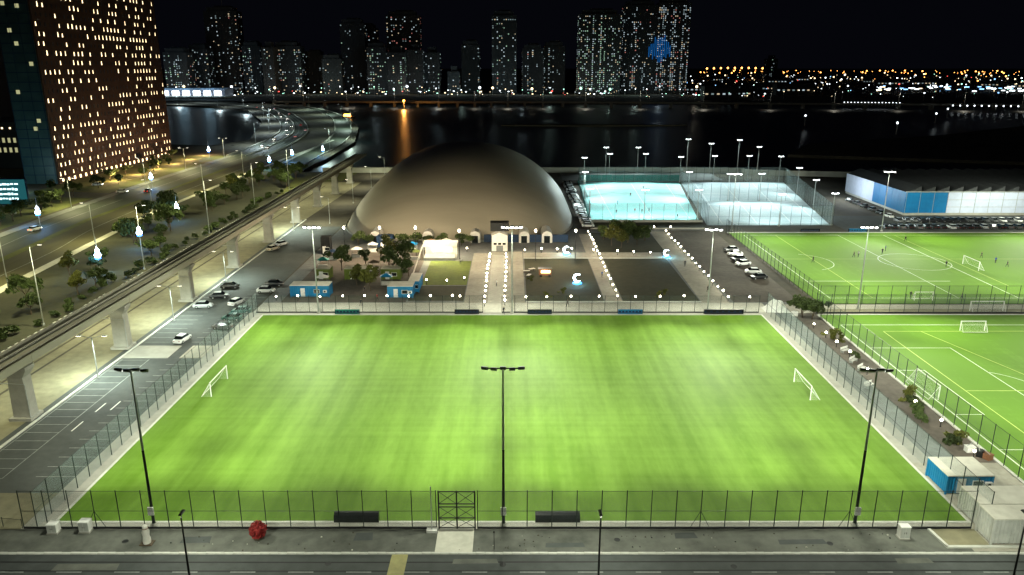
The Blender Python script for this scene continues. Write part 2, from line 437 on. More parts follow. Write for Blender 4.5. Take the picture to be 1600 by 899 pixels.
# viaduct reserve, verge, boulevard
sheet('sandy_reserve', [(-95.5, 40), (-72.8, 40), (-72.8, 262), (-70, 352), (-92, 352), (-95.5, 262)], .03, 'sand')
track = MB()
for x in (-90.6, -87.4, -84.6): track.box(x, x + .5, 60, 340, 0, .02)
setting(track.build('wheel_ruts', 'soil')).location.z = .032
sheet('reserve_path', rect(-73.9, -72.9, 60, 262), .05, 'asphalt')
sheet('planting_strip', [(-118, 100), (-96.4, 100), (-96.4, 300), (-104, 360), (-131, 384), (-131, 270), (-124, 178)], .03, 'lawn_dark')
sheet('green_verge', [(-131, 386), (-104, 362), (-96, 300), (-95.6, 262), (-92, 352), (-80, 354), (-78, 384), (-108, 384), (-110, 440), (-130, 440)], .024, 'verge')
sheet('bright_median', [(-112, 100), (-119.4, 100), (-125.4, 178), (-133.6, 276), (-134.6, 394), (-131, 560), (-129, 560), (-132.4, 394), (-131.4, 276), (-122.6, 178)], .06, 'paving_pale')
sheet('boulevard_near_lanes', [(-119.5, 100), (-136, 100), (-141, 205), (-148, 262), (-149, 400), (-146, 470), (-131.5, 470), (-134.7, 394), (-133.7, 276), (-125.5, 178)], .03, 'road_brown')
sheet('boulevard_divider', [(-136.1, 100), (-139, 100), (-144, 205), (-150.5, 262), (-151.5, 400), (-149.1, 400), (-148.1, 262), (-141.1, 205)], .06, 'verge')
sheet('boulevard_far_lanes', [(-139.1, 100), (-152, 150), (-161, 232), (-164, 272), (-167, 350), (-167, 460), (-151.6, 460), (-151.6, 400), (-150.6, 262), (-144.1, 205)], .03, 'road_teal')
sheet('far_footway', [(-152.2, 150), (-156, 150), (-165, 232), (-168, 272), (-171, 350), (-171, 460), (-167.2, 460), (-167.2, 350), (-164.2, 272), (-161.2, 232)], .09, 'paving_grey')
sheet('forecourt', [(-171.2, 272), (-206, 300), (-206, 460), (-171.2, 460)], .07, 'verge')
sheet('cross_street', [(-205, 312), (-133.8, 300), (-133.8, 312), (-205, 326)], .08, 'road_teal')
sheet('screen_lawn', [(-168.4, 225), (-240, 225), (-240, 290), (-170, 290)], .05, 'verge')
mid = [(-158, 455), (-163, 531), (-180, 638), (-230, 797), (-318, 1000), (-440, 1130), (-620, 1225), (-800, 1260)]
outer = [(-119, 400), (-122, 455), (-126, 545), (-148, 672), (-197, 850), (-272, 1005), (-380, 1100)]
setting(ribbon(MB(), mid, -10, 12, .05).build('curved_road', 'road_teal'))
setting(ribbon(MB(), outer, -7, 6, .05).build('ramp_road', 'road_teal'))
for pts, ws in ((mid, (-10.5, 12.1)), (outer, (-7.5, 6.1))):
    for w in ws: setting(ribbon(MB(), pts, w, w + .55, 0, .95).build('road_barrier', 'concrete'))
setting(ribbon(MB(), mid, .6, 1.4, 0, .8).build('road_barrier', 'concrete'))
for w in (-6.5, -3, 5, 8.5): setting(ribbon(MB(), mid, w, w + .25, .065).build('lane_line', 'road_mark'))
setting(ribbon(MB(), [(-146, 100), (-152, 205), (-157, 262), (-159, 400), (-158, 455)], -.12, .12, .05).build('lane_line', 'road_mark'))
setting(ribbon(MB(), [(-128, 100), (-133, 205), (-140.5, 262), (-142, 400), (-139, 468)], -.12, .12, .05).build('lane_line', 'road_mark'))
# black and white painted kerb stones beside the reserve
kb = setting(bpy.data.objects.new('painted_kerb', None)); COL.objects.link(kb)
ks_w = MB().box(-.2, .2, -.5, .5, 0, .34).mesh('kerb_stone', 'white_paint'); ks_b = MB().box(-.2, .2, -.5, .5, 0, .335).mesh('kerb_stone', 'kerb_black')
for y0, y1 in ((118, 146), (149, 158), (161, 172), (178, 191), (197, 206), (212, 222), (240, 263)):
    k = 0; y = y0
    while y < y1: inst('kerb_stone', ks_w if k % 2 else ks_b, kb, (-96.0, y, .03)); k += 1; y += 1.02

# park behind the pitch
sheet('park_paving', rect(-57, 66, 157.45, 246), .03, 'paving_grey')
sheet('park_promenade', rect(-56.8, 57, 157.6, 164.6), .06, 'paving_pale')
sheet('centre_walk', rect(-6.6, 3.0, 164.65, 214), .06, 'paving')
sheet('centre_walk_band', rect(-5.6, -2.1, 164.65, 210), .075, 'paving_pale')
sheet('left_walk', [(-11.0, 164.65), (-6.65, 164.65), (-6.65, 212), (-11.0, 212)], .055, 'paving')
sheet('east_walk', rect(21.4, 25.4, 164.65, 238), .06, 'paving')
sheet('garden_walk', [(43.4, 164.65), (49.8, 164.65), (50.6, 242), (45, 242)], .06, 'paving')
sheet('cross_walk', rect(3.2, 43, 206, 213), .056, 'paving')
sheet('lawn', rect(3.4, 21.2, 165.4, 205.6), .07, 'lawn_dark')
sheet('lawn', rect(25.6, 43.2, 165.4, 205.6), .07, 'lawn_dark')
sheet('lawn', rect(25.6, 44.6, 213.2, 240), .07, 'lawn_dark')
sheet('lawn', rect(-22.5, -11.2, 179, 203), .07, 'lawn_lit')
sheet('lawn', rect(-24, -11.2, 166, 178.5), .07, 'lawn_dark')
sheet('gravel_yard', rect(50.8, 66, 165, 243), .07, 'gravel')
sheet('dome_apron', rect(-57, 24, 246.2, 384), .03, 'asphalt_old')
sheet('market_yard', rect(-53, -24.4, 165, 216), .05, 'gravel')
sheet('dome_side_yard', rect(21.5, 30, 246.2, 356), .05, 'gravel')
for x0, x1, y in ((3.2, 43, 205.9), (3.2, 43.3, 165.0)): setting(MB().box(x0, x1, y - .12, y + .12, 0, .30).build('lawn_kerb', 'kerb'))
# sea wall
sw = [(-96, 384), (100, 384), (132, 373), (330, 344)]
setting(ribbon(MB(), sw, -.5, .5, -3, 2.6).build('sea_wall', 'seawall'))
sheet('sea_walk', rect(24, 100, 357, 382), .05, 'paving_grey')

# right-hand side: path between the pitches, two more pitches
sheet('side_path', rect(57.45, 61.0, 78, 157), .05, 'paving_grey')
sheet('side_bed', rect(61.05, 66.2, 84, 157), .07, 'gravel')
sheet('cabin_yard', rect(51.5, 66.2, 72.4, 92), .115, 'paving')
sheet('cross_path', rect(57.5, 230, 157.1, 163.3), .05, 'paving')
sheet('cross_path_edge', rect(66, 230, 157.6, 160.0), .07, 'sand')
slab('right_pitch', 66.6, 190, 60, 155.6, 0, .12, 'turf_right')
slab('back_pitch', 70.2, 230, 164, 239.6, 0, .12, 'turf_back')
setting(MB().box(66.1, 66.55, 60, 155.6, 0, .24).build('pitch_edging', 'kerb'))
setting(MB().box(66.6, 190, 155.6, 156.0, 0, .2).build('pitch_edging', 'kerb'))
setting(MB().box(69.8, 230, 239.6, 240.4, 0, .2).build('pitch_edging', 'kerb'))
rl = setting(bpy.data.objects.new('right_pitch_lines', None)); COL.objects.link(rl)
bl = setting(bpy.data.objects.new('back_pitch_lines', None)); COL.objects.link(bl)
def line(parent, x0, y0, x1, y1, mat='line_white', w=.15, z=.126):
    d = Vector((x1 - x0, y1 - y0, 0)); a = math.atan2(d.y, d.x); L = d.length / 2
    MB().box(-L, L, -w / 2, w / 2, 0, .004).build('pitch_line', mat, parent, ((x0 + x1) / 2, (y0 + y1) / 2, z), a)
def arc(parent, cx, cy_, r, a0, a1, mat='line_white', z=.134, w=.15):
    mb = MB(); n = 24; vs = []
    for k in range(n + 1):
        t = R(a0 + (a1 - a0) * k / n)
        for rr in (r - w / 2, r + w / 2): vs.append((cx + rr * math.cos(t), cy_ + rr * math.sin(t), z))
    mb.add(vs, [(2 * k, 2 * k + 1, 2 * k + 3, 2 * k + 2) for k in range(n)]).build('pitch_line', mat, parent)
# right pitch: long axis runs across the picture
line(rl, 68.6, 82, 68.6, 149, w=.2); line(rl, 68.6, 149, 180, 149, z=.130, w=.2); line(rl, 68.6, 82, 180, 82, z=.130)
line(rl, 68.7, 124.5, 73.2, 124.5, z=.130); line(rl, 68.7, 106.8, 73.2, 106.8, z=.130); line(rl, 73.2, 106.7, 73.2, 124.6)
line(rl, 68.7, 135.6, 84, 135.6, z=.130); line(rl, 68.7, 95.6, 84, 95.6, z=.130); line(rl, 84, 95.5, 84, 135.7)
arc(rl, 79.6, 115.7, 9.15, -60, 60)
line(rl, 75.3, 84, 75.6, 145, 'line_yellow', z=.138); line(rl, 75.6, 145, 180, 145.4, 'line_yellow', z=.142); line(rl, 75.6, 115.7, 180, 115.7, 'line_yellow', z=.142)
line(rl, 83.2, 145, 91, 118, 'line_yellow', z=.146); line(rl, 110, 84, 110, 149, 'line_yellow', z=.138)
# back pitch
line(bl, 74, 236, 200, 236, w=.2); line(bl, 74, 168, 200, 168, w=.2); line(bl, 74, 168, 74, 236, z=.130, w=.2)
line(bl, 74, 182.4, 110, 182.4, 'line_white', w=.2); line(bl, 84, 168, 84, 236, 'line_yellow', z=.134)
line(bl, 104, 168, 104, 236, z=.130); line(bl, 118, 168, 118.5, 236, z=.130, w=.22); line(bl, 122, 178, 122, 236, 'line_yellow', z=.134); line(bl, 74, 205, 200, 205, 'line_yellow', z=.138, w=.12)
arc(bl, 111, 202, 9.15, 0, 360, z=.142); arc(bl, 79, 202, 9.15, -70, 70, z=.142)

# ------------------------------------------------------------------ fences
def fence(label, p0, p1, h=5.0, pitch=2.85, wiremat='chain_link', gap=None, mid=True, name='perimeter_fence', postmat='post_green', skirt=True, r=.055, braces=()):
    d = Vector((p1[0] - p0[0], p1[1] - p0[1], 0)); L = d.length
    t = thing(name, label, 'fence', (p0[0], p0[1], 0), math.atan2(d.y, d.x))
    n = max(1, round(L / pitch)); s = L / n
    post = MB().tube((0, 0, 0), (0, 0, h), r, n=6).lathe([(r * 1.4, 0), (r * .9, .06), (.005, .08)], 6, 0, (0, 0, h)).mesh('post', postmat)
    pan = MB().quad([(0, 0, .12), (s - .1, 0, .12), (s - .1, 0, h - .02), (0, 0, h - .02)]).mesh('mesh_panel', wiremat)
    rail = MB().tube((0, 0, 0), (s, 0, 0), r * .55, n=5).mesh('rail', postmat)
    base = MB().box(0, s, -.07, .07, 0, .24).mesh('base_board', 'black_metal')
    for i in range(n + 1):
        x = i * s
        if gap and gap[0] + .2 < x < gap[1] - .2: continue
        inst('post', post, t, (x, 0, 0))
        if i in braces:
            for sgn in (-1, 1): MB().tube((0, 0, h * .48), (sgn * 1.2, 0, .1), r * .6, n=5).build('brace', postmat, t, (x, 0, 0))
    for i in range(n):
        x = i * s
        if gap and x + s > gap[0] + .1 and x < gap[1] - .1: continue
        inst('mesh_panel', pan, t, (x + .05, 0, 0))
        for z in ((h * .48, h - .05) if mid else (h - .05,)): inst('rail', rail, t, (x, 0, z))
        if skirt: inst('base_board', base, t, (x, 0, .1))
    return t
fence('long dark mesh fence along the road left of the entrance gate', (-57.0, 76.75), (-8.8, 76.75), 5.1, 2.85, braces=(3,))
fence('long dark mesh fence along the road right of the entrance gate', (-4.0, 76.75), (53.6, 76.75), 5.1, 2.85, braces=(9, 15))
fence('dark mesh fence between the car park and the main pitch', (-55.6, 77.0), (-55.6, 157.0), 4.8, 2.85, 'chain_link_lit', skirt=False)
fence('dark mesh fence behind the far touchline left of the centre walk', (-56, 157.2), (-6.4, 157.2), 4.0, 2.85, mid=False)
fence('dark mesh fence behind the far touchline right of the centre walk', (-2.2, 157.2), (54, 157.2), 4.0, 2.85, mid=False)
fence('dark mesh fence between the main pitch and the side path', (55.7, 77.0), (55.7, 157.0), 4.8, 2.85, 'chain_link_lit', skirt=False)
fence('dark mesh fence along the left side of the right-hand pitch', (66.3, 76), (66.3, 156.8), 4.9, 3.0, skirt=False)
fence('dark mesh fence along the far end of the right-hand pitch', (66.4, 157.0), (150, 157.0), 4.4, 3.2, skirt=True, mid=False)
fence('dark mesh fence along the near end of the back pitch', (69.8, 163.6), (160, 163.6), 4.4, 3.2, skirt=False)
fence('dark mesh fence along the left side of the back pitch', (69.4, 164), (69.4, 240), 4.6, 2.9, skirt=False)
fence('low dark fence at the corner pavement beside the car park', (-67.2, 78.2), (-57.2, 76.8), 1.3, 2.6, skirt=False, mid=False, r=.045)

# gate with crossed bars
g = thing('entrance_gate', 'dark double gate with crossed bars over the pale path', 'gate', (-8.5, 76.75, 0))
for x in (0, 2.1, 4.2): MB().box(x - .08, x + .08, -.08, .08, 0, 5.1).build('gate_post', 'black_metal', g)
for z in (.25, 1.55, 3.0, 3.4, 5.0): MB().box(.08, 2.02, -.04, .04, z - .05, z + .05).build('bar', 'black_metal', g); MB().box(2.18, 4.12, -.04, .04, z - .05, z + .05).build('bar', 'black_metal', g)
for x0 in (.08, 2.18):
    for z0, z1 in ((.3, 1.5), (1.6, 2.95), (3.45, 4.95)):
        MB().tube((x0, 0, z0), (x0 + 1.94, 0, z1), .035, n=5).build('cross_bar', 'black_metal', g)
        MB().tube((x0, 0, z1), (x0 + 1.94, 0, z0), .035, n=5).build('cross_bar', 'black_metal', g)
    MB().quad([(x0, .01, .1), (x0 + 1.94, .01, .1), (x0 + 1.94, .01, 5.0), (x0, .01, 5.0)]).build('mesh_panel', 'chain_link', g)
p = thing('sign_post', 'slim pale pole with white foot beside the entrance gate', 'pole', (-9.3, 76.2, .1))
MB().tube((0, 0, 0), (0, 0, 5.9), .06, n=6).build('pole', 'galv', p); MB().box(-.6, .6, -.35, .35, 0, .3).build('foot', 'white_paint', p)
p = thing('marker_post', 'short thin dark post on the verge right of the gate path', 'post', (-2.0, 72.8, .1))
MB().tube((0, 0, 0), (0, 0, 2.3), .04, n=6).build('pole', 'black_metal', p); MB().box(-.1, .1, -.03, .03, 2.1, 2.35).build('cap', 'black_metal', p)

# ------------------------------------------------------------------ floodlight masts
FLOOD = (.96, 1.0, .80)
head_mesh = None
def mast(label, x, y, h, aims, heads=5, face=1, width=4.6, both=False, power=30000, size=82, color=FLOOD, box=False, name='floodlight_mast', polemat='galv', lensmat='lens', group=None, radius=.35, spill=15000):
    t = thing(name, label, 'floodlight', (x, y, .1), 0, group)
    MB().tube((0, 0, 0), (0, 0, h * .5), .19, .14, 10).build('lower_pole', 'black_metal' if face > 0 and not both and y < 80 else polemat, t, smooth=False)
    MB().tube((0, 0, h * .5), (0, 0, h), .14, .09, 10).build('upper_pole', polemat, t)
    MB().lathe([(.45, 0), (.45, .12), (.26, .4)], 10).build('base_plate', 'concrete', t)
    MB().box(-width / 2, width / 2, -.06, .06, h - .06, h + .04).build('crossbar', 'black_metal', t)
    hm = MB().add([(-.42, -.30, .28), (.42, -.30, .28), (-.42, -.30, -.02), (.42, -.30, -.02), (-.48, .34, .12), (.48, .34, .12), (-.48, .18, -.36), (.48, .18, -.36)],
                  [(0, 1, 5, 4), (2, 6, 7, 3), (0, 2, 3, 1), (0, 4, 6, 2), (1, 3, 7, 5), (4, 5, 7, 6)]).mesh('lamp_head', 'black_metal')
    lm = MB().quad([(-.44, .30, -.32), (.44, .30, -.32), (.44, .365, .08), (-.44, .365, .08)]).mesh('lens', lensmat)
    for s in ((1, -1) if both else (face,)):
        for i in range(heads):
            hx = (i / (heads - 1) - .5) * (width - .7) if heads > 1 else 0
            o = inst('lamp_head', hm, t, (hx, .12 * s, h - .02 - .1 * (i % 2)), (0 if s > 0 else math.pi) + .12 * (i - heads / 2)); o.scale = (.74, .8, .8)
            inst('lens', lm, o)
    if box: MB().box(-.32, .32, -.42, -.2, 1.6, 2.6).build('control_box', 'white_paint', t)
    for i, a in enumerate(aims):
        tgt = a[:3]; pw = power * (a[3] if len(a) > 3 else 1); sz = a[4] if len(a) > 4 else size
        s = 1 if tgt[1] > y else -1
        light('lamp_light', 'SPOT', t, ((i / max(len(aims) - 1, 1) - .5) * (width - 1), .75 * s, h - .35), pw, color, radius, tgt, sz)
    if spill:
        for s in ((1, -1) if both else (face,)): light('spill_light', 'SPOT', t, (0, .8 * s, h - .4), spill, color, radius, (x, y + s * 26, 0), 172, .35)
    return t
def pitch_aims(x, y, s, powers):
    """six lamps of a mast: three for the near half of the throw, three narrower ones for the far half"""
    pts = ((x - 14, y + s * 20, 0, 60), (x + 14, y + s * 20, 0, 60), (x, y + s * 18, 0, 55), (x - 16, y + s * 40, 0, 50), (x + 16, y + s * 40, 0, 50), (x, y + s * 44, 0, 46))
    return [(p[0], p[1], p[2], w * 960, p[3]) for p, w in zip(pts, powers)]
BW = dict(power=1)
mast('floodlight mast at the near left corner of the main pitch', -42.1, 77.4, 19.7, pitch_aims(-42.1, 78, 1, (45, 57, 26, 45, 45, 88)), 4, 1, 3.6, box=True, **BW)
mast('tall floodlight mast at the near centre of the main pitch beside the gate', -1.0, 77.4, 19.9, pitch_aims(-1, 78, 1, (65, 66, 30, 68, 72, 114)), 5, 1, 4.8, box=True, **BW)
mast('floodlight mast at the near right corner of the main pitch', 40.3, 77.4, 19.7, pitch_aims(40.3, 78, 1, (58, 49, 25, 47, 52, 86)), 4, 1, 3.6, box=True, **BW)
mast('floodlight mast at the far left of the main pitch by the blue cabin', -42.3, 156.9, 19.3, pitch_aims(-42.3, 156, -1, (48, 61, 26, 37, 41, 89)) + [(-64, 140, 0, 20000, 100), (-42, 172, 0, 7000, 140)], 4, -1, 3.6, **BW)  # far masts: last aim is an added, headless back spot for the promenade
mast('floodlight mast at the far centre of the main pitch on the promenade', 0, 156.9, 19.3, pitch_aims(0, 156, -1, (64, 65, 26, 60, 59, 108)) + [(0, 172, 0, 8000, 140)], 5, -1, 4.4, **BW)
mast('floodlight mast at the far right of the main pitch by the garden walk', 42.7, 156.9, 18.8, pitch_aims(42.7, 156, -1, (61, 47, 27, 41, 35, 91)) + [(62, 140, 0, 18000, 100), (40, 172, 0, 7000, 140)], 4, -1, 3.6, **BW)
mast('floodlight mast between the right-hand pitch and the back pitch', 76.9, 159.8, 18.7, [(77, 133, 0, 14000, 72), (101, 133, 0, 69000, 72), (77, 107, 0, 116000, 50), (77, 139, 0, 34000, 120), (77, 187, 0, 13000, 72), (101, 187, 0, 81000, 72), (77, 213, 0, 118000, 50), (77, 181, 0, 30000, 120)], 4, 1, 3.6, both=True, spill=6000, **BW)
mast('tall floodlight mast outside the right edge between the right pitches', 134, 159.8, 18.7, [(110, 133, 0, 75000, 72), (134, 107, 0, 160000, 50), (134, 139, 0, 30000, 120), (110, 187, 0, 82000, 72), (158, 187, 0, 99000, 72), (134, 213, 0, 122000, 50), (134, 181, 0, 24000, 120)], 4, 1, 3.6, both=True, spill=6000, **BW)
mast('floodlight mast at the near left corner of the right-hand pitch beyond the containers', 78, 79.2, 18.7, [(78, 106, 0, 8000, 72), (102, 106, 0, 20000, 72), (78, 132, 0, 90000, 50), (78, 100, 0, 40000, 120)], 4, 1, 3.6, spill=6000, **BW)
mast('floodlight mast at the near side of the right-hand pitch, farther right', 112, 79.2, 18.7, [(88, 106, 0, 33000, 72), (136, 106, 0, 61000, 72), (112, 132, 0, 150000, 50), (112, 100, 0, 38000, 120)], 4, 1, 3.6, spill=6000, **BW)
mast('floodlight mast between the back pitch and the blue end of the shed', 120.9, 242.4, 19.5, [(97, 216, 0, 70000, 72), (121, 216, 0, 11000, 72), (145, 216, 0, 66000, 72), (121, 190, 0, 109000, 50), (121, 222, 0, 26000, 120), (155, 268, 4, 55000, 82)], 4, 1, 3.6, both=True, spill=6000, **BW)
mast('floodlight mast in front of the white shed wall at the right edge', 172, 243, 19.5, [(148, 216, 0, 78000, 72), (172, 190, 0, 200000, 50), (172, 222, 0, 26000, 120), (172, 269, 4, 50000, 82)], 4, 1, 3.6, both=True, spill=6000, **BW)
mast('floodlight mast at the far left corner of the back pitch', 72.0, 243, 18.7, [(72, 216, 0, 20000, 72), (96, 216, 0, 67000, 72), (72, 190, 0, 91000, 50), (72, 222, 0, 21000, 120)], 4, -1, 3.6, spill=6000, **BW)

# ------------------------------------------------------------------ goals and dugouts
def goal(label, x, y, rz, w=7.32, h=2.44, depth=1.6, z=.13):
    t = thing('football_goal', label, 'goal', (x, y, z), rz)
    for s in (-1, 1):
        MB().tube((s * w / 2, 0, 0), (s * w / 2, 0, h), .085, n=8).build('goal_post', 'white_paint', t)
        MB().tube((s * w / 2, 0, h), (s * w / 2, -depth, 0), .04, n=6).build('net_stay', 'white_paint', t)
        MB().quad([(s * w / 2, 0, 0), (s * w / 2, -depth, 0), (s * w / 2, 0, h)]).build('side_net', 'net_white', t)
    MB().tube((-w / 2 - .085, 0, h), (w / 2 + .085, 0, h), .085, n=8).build('crossbar', 'white_paint', t)
    MB().tube((-w / 2, -depth, .04), (w / 2, -depth, .04), .04, n=6).build('ground_bar', 'white_paint', t)
    L = math.hypot(depth, h)
    MB().quad([(-w / 2, 0, 0), (w / 2, 0, 0), (w / 2, 0, L), (-w / 2, 0, L)]).build('back_net', 'net_white', t, (0, -depth, 0)).rotation_euler = (-math.atan2(depth, h), 0, 0)
    return t
goal('white football goal at the left end of the main pitch', -49.1, 117, R(-90))
goal('white football goal at the right end of the main pitch', 48.2, 115.7, R(90))
goal('white football goal at the left end of the right-hand pitch', 69.0, 115.9, R(-90), z=.12)
goal('small white goal on the right-hand pitch near its far line', 94, 145.6, 0, 5, 2.0, 1.2, .12)
goal('small white goal at the near edge of the back pitch', 94.8, 166.2, R(180), 4.2, 2.0, 1.2, .12)
goal('white goal pushed against the fence behind the right-hand pitch', 104.7, 158.6, 0, 7.3, 2.2, 1.2, .08)
goal('white goal standing on the lines of the back pitch', 123.0, 196, R(90), 7.3, 2.4, 1.6, .12)
def dugout(label, x, y, face, w=5.3, seat='navy', roof='black_metal'):
    t = thing('team_dugout', label, 'dugout', (x, y, .12), 0 if face > 0 else math.pi); t.scale = (1, .8, .72)
    mb = MB()
    prof = [(-.55, 0), (-.6, .8), (-.45, 1.35), (-.05, 1.6), (.35, 1.62)]
    for a, b in zip(prof, prof[1:]):
        mb.add([(-w / 2, a[0], a[1]), (w / 2, a[0], a[1]), (w / 2, b[0], b[1]), (-w / 2, b[0], b[1]), (-w / 2, a[0] + .05, a[1] - .02), (w / 2, a[0] + .05, a[1] - .02), (w / 2, b[0] + .05, b[1] - .05), (-w / 2, b[0] + .05, b[1] - .05)],
               [(0, 1, 2, 3), (7, 6, 5, 4), (0, 3, 7, 4), (1, 5, 6, 2)])
    mb.build('shell', roof, t)
    for s in (-1, 1): MB().add([(s * w / 2, -.55, 0), (s * w / 2, .3, 0), (s * w / 2, .35, 1.58), (s * w / 2, -.45, 1.33), (s * w / 2, -.6, .8)], [(0, 1, 2, 3, 4)]).build('side_panel', 'glass_dark', t)
    MB().box(-w / 2 + .1, w / 2 - .1, -.45, 0, .38, .45).build('bench_seat', seat, t)
    k = 7
    for i in range(k): MB().box(-.25, .25, -.5, -.42, .5, .95).build('seat_back', seat, t, (-w / 2 + .45 + i * (w - .9) / (k - 1), 0, 0))
dugout('black team dugout at the near touchline left of the gate', -18.4, 78.3, 1)
dugout('black team dugout at the near touchline right of the centre mast', 5.4, 78.3, 1)
dugout('teal-blue team dugout at the far touchline in front of the left blue cabin', -35.8, 156.0, -1, roof='teal_net')
dugout('black team dugout at the far touchline left of the centre walk', -9.8, 156.0, -1)
dugout('dark green team dugout at the far touchline right of the centre walk', 6.0, 156.0, -1, roof='post_green')
dugout('blue team dugout at the far touchline between the lawns', 25.7, 156.0, -1, roof='cabin_blue')
dugout('long black team dugout at the far right of the main touchline', 46.0, 156.0, -1, 8.5)
dugout('black team dugout at the far side of the back pitch', 97, 240.9, -1, 6)
dugout('blue team dugout at the far side of the back pitch', 112.5, 240.9, -1, 6, roof='cabin_blue')

# ------------------------------------------------------------------ elevated viaduct
via = thing('elevated_viaduct', 'long elevated concrete viaduct on square piers left of the car park', 'viaduct', (-74.8, 0, 0))
SP = 30.3
span = MB()
prof = [(-2.5, 9.2), (-2.5, 10.4), (-2.28, 10.4), (-2.28, 9.95), (2.28, 9.95), (2.28, 10.4), (2.5, 10.4), (2.5, 9.2), (1.5, 8.6), (-1.5, 8.6)]
nP = len(prof)
span.add([(x, .04, z) for x, z in prof] + [(x, SP - .04, z) for x, z in prof],
         [(k, (k + 1) % nP, nP + (k + 1) % nP, nP + k)[::-1] for k in range(nP)] + [tuple(range(nP)), tuple(range(nP, 2 * nP))[::-1]])
span_me = span.mesh('deck_span', 'concrete_deck')
rail_me = MB().box(-.2, .2, .06, SP - .06, 0, .16).mesh('guide_rail', 'concrete')
pier_me = MB().taper(0, 0, 0, 6.9, 1.25, 1.1, 1.15, 1.0).taper(0, 0, 6.9, 8.1, 1.15, 1.0, 1.9, 1.15).box(-1.9, 1.9, -1.15, 1.15, 8.1, 8.59).mesh('pier', 'concrete')
pipe_me = MB().tube((1.5, -1.3, .4), (1.5, -1.3, 6.0), .07, n=6).tube((1.5, -1.3, 6.0), (-3.2, -1.3, 6.3), .06, n=6).mesh('drain_pipe', 'galv')
foot_me = MB().box(-1.7, 1.7, -1.6, 1.6, 0, .5).mesh('pier_foot', 'concrete')
for k in range(-2, 9):
    y = 106.1 + k * SP
    o = inst('deck_span', span_me, via, (0, y, 0))
    for x in (-1.0, 1.0): inst('guide_rail', rail_me, o, (x, 0, 9.955))
    if k < 9:
        pr = inst('pier', pier_me, via, (0, y, 0)); inst('pier_foot', foot_me, pr); inst('drain_pipe', pipe_me, pr)

# ------------------------------------------------------------------ street lamps
SL = (1.0, .93, .62)
def street_lamp(label, x, y, h=11, arms=((1, 0),), power=2600, z=0, color=SL, group=None, mat='galv', size=150, lens='street_lens', blend=.5):
    t = thing('street_lamp', label, 'street lamp', (x, y, z), 0, group)
    MB().tube((0, 0, 0), (0, 0, h), .13, .07, 8).build('pole', mat, t)
    MB().lathe([(.26, 0), (.26, .3), (.15, .6)], 8).build('pole_foot', mat, t)
    for dx, dy in arms:
        e = (dx * 1.9, dy * 1.9, h + .35)
        MB().tube((0, 0, h - .1), e, .05, .045, 6).build('arm', mat, t)
        a = math.atan2(dy, dx)
        hd = MB().taper(0, 0, 0, .16, .5, .17, .4, .10).build('lamp_head', mat, t, (dx * 2.2, dy * 2.2, h + .28), a)
        MB().box(-.42, .42, -.13, .13, -.03, 0).build('lens', lens, hd)
        if power: light('lamp_light', 'SPOT', t, (dx * 2.2, dy * 2.2, h + .12), power, color, .2, (x + dx * 3.2, y + dy * 3.2, 0), size, blend)
    return t
for i, y in enumerate((104, 149, 194, 239, 284, 330)):
    street_lamp('%s double-armed street lamp from the near end beside the painted kerb' % ORD[i], -97.7, y, 17, ((1, 0),), 24000, size=178, color=(1, .98, .62), blend=.12)
for i, y in enumerate((130, 178, 226, 274, 322, 372)):
    street_lamp('%s tall street lamp from the near end on the bright boulevard median' % ORD[i], -123 - 9 * min(max((y - 170) / 105, 0), 1), y, 12, ((-1, 0),), 15000, color=(1, .94, .46), size=165)
for i, y in enumerate((232, 285, 350, 395, 450)):
    street_lamp('%s street lamp from the near end on the footway below the brown tower' % ORD[i], -168 - (2 if y > 300 else 0), y, 11, ((1, 0), (-1, 0)), 9000, color=(1, .95, .5), size=165)
for i, (x, y) in enumerate(((-174, 520), (-196, 620), (-226, 720), (-262, 815), (-320, 925), (-385, 1015), (-470, 1090))):
    street_lamp('%s street lamp along the left side of the curving road over the water' % ORD[i], x, y, 15, ((1, 0),), 40000, color=(.75, .95, 1.0), lens='far_white', size=172)
for i, (x, y) in enumerate(((-112, 470), (-117, 560), (-138, 660), (-170, 770), (-205, 860), (-250, 955))):
    street_lamp('%s street lamp along the outer edge of the ramp road' % ORD[i], x, y, 15, ((-1, 0),), 34000, color=(.75, 1.0, .85), lens='far_white', size=172)
for i, (x, w) in enumerate(((-32.1, 'left, in line with the red bush'), (8.6, 'right of the gate path'), (49.9, 'in front of the grey containers'))):
    street_lamp('slim black street lamp on the front road %s' % w, x, 64, 10.0, ((0, .12),), 6800, mat='black_metal', color=(.95, 1, .8))
street_lamp('slim street lamp left of the front road in the street corner', -74.5, 74, 10.2, ((.8, .6),), 12000, color=(.98, 1, .75))
for x, w in ((-52, 'leftmost'), (-12, 'second from the left'), (29, 'third from the left'), (70, 'rightmost')):
    street_lamp('added street lamp out of view on the near side of the front road, %s' % w, x, 49, 10, ((0, 1),), 14000, color=(.95, 1, .8))  # unseen lamps added to even out the light on the verge
for i, (x, y) in enumerate(((-71.1, 121), (-71.1, 151.5), (-71.1, 182), (-71.1, 243))):
    street_lamp('%s street lamp from the near end between viaduct piers and car park' % ORD[i], x - .5, y, 7.6, ((1, 0), (-1, 0)), 7400, color=(.84, 1, .86), size=168)
for i, y in enumerate((255, 295, 335, 372)):
    street_lamp('%s street lamp from the near end on the green verge behind the dome' % ORD[i], -62.5, y, 9, ((-1, 0),), 7500, color=(1, 1, .7))

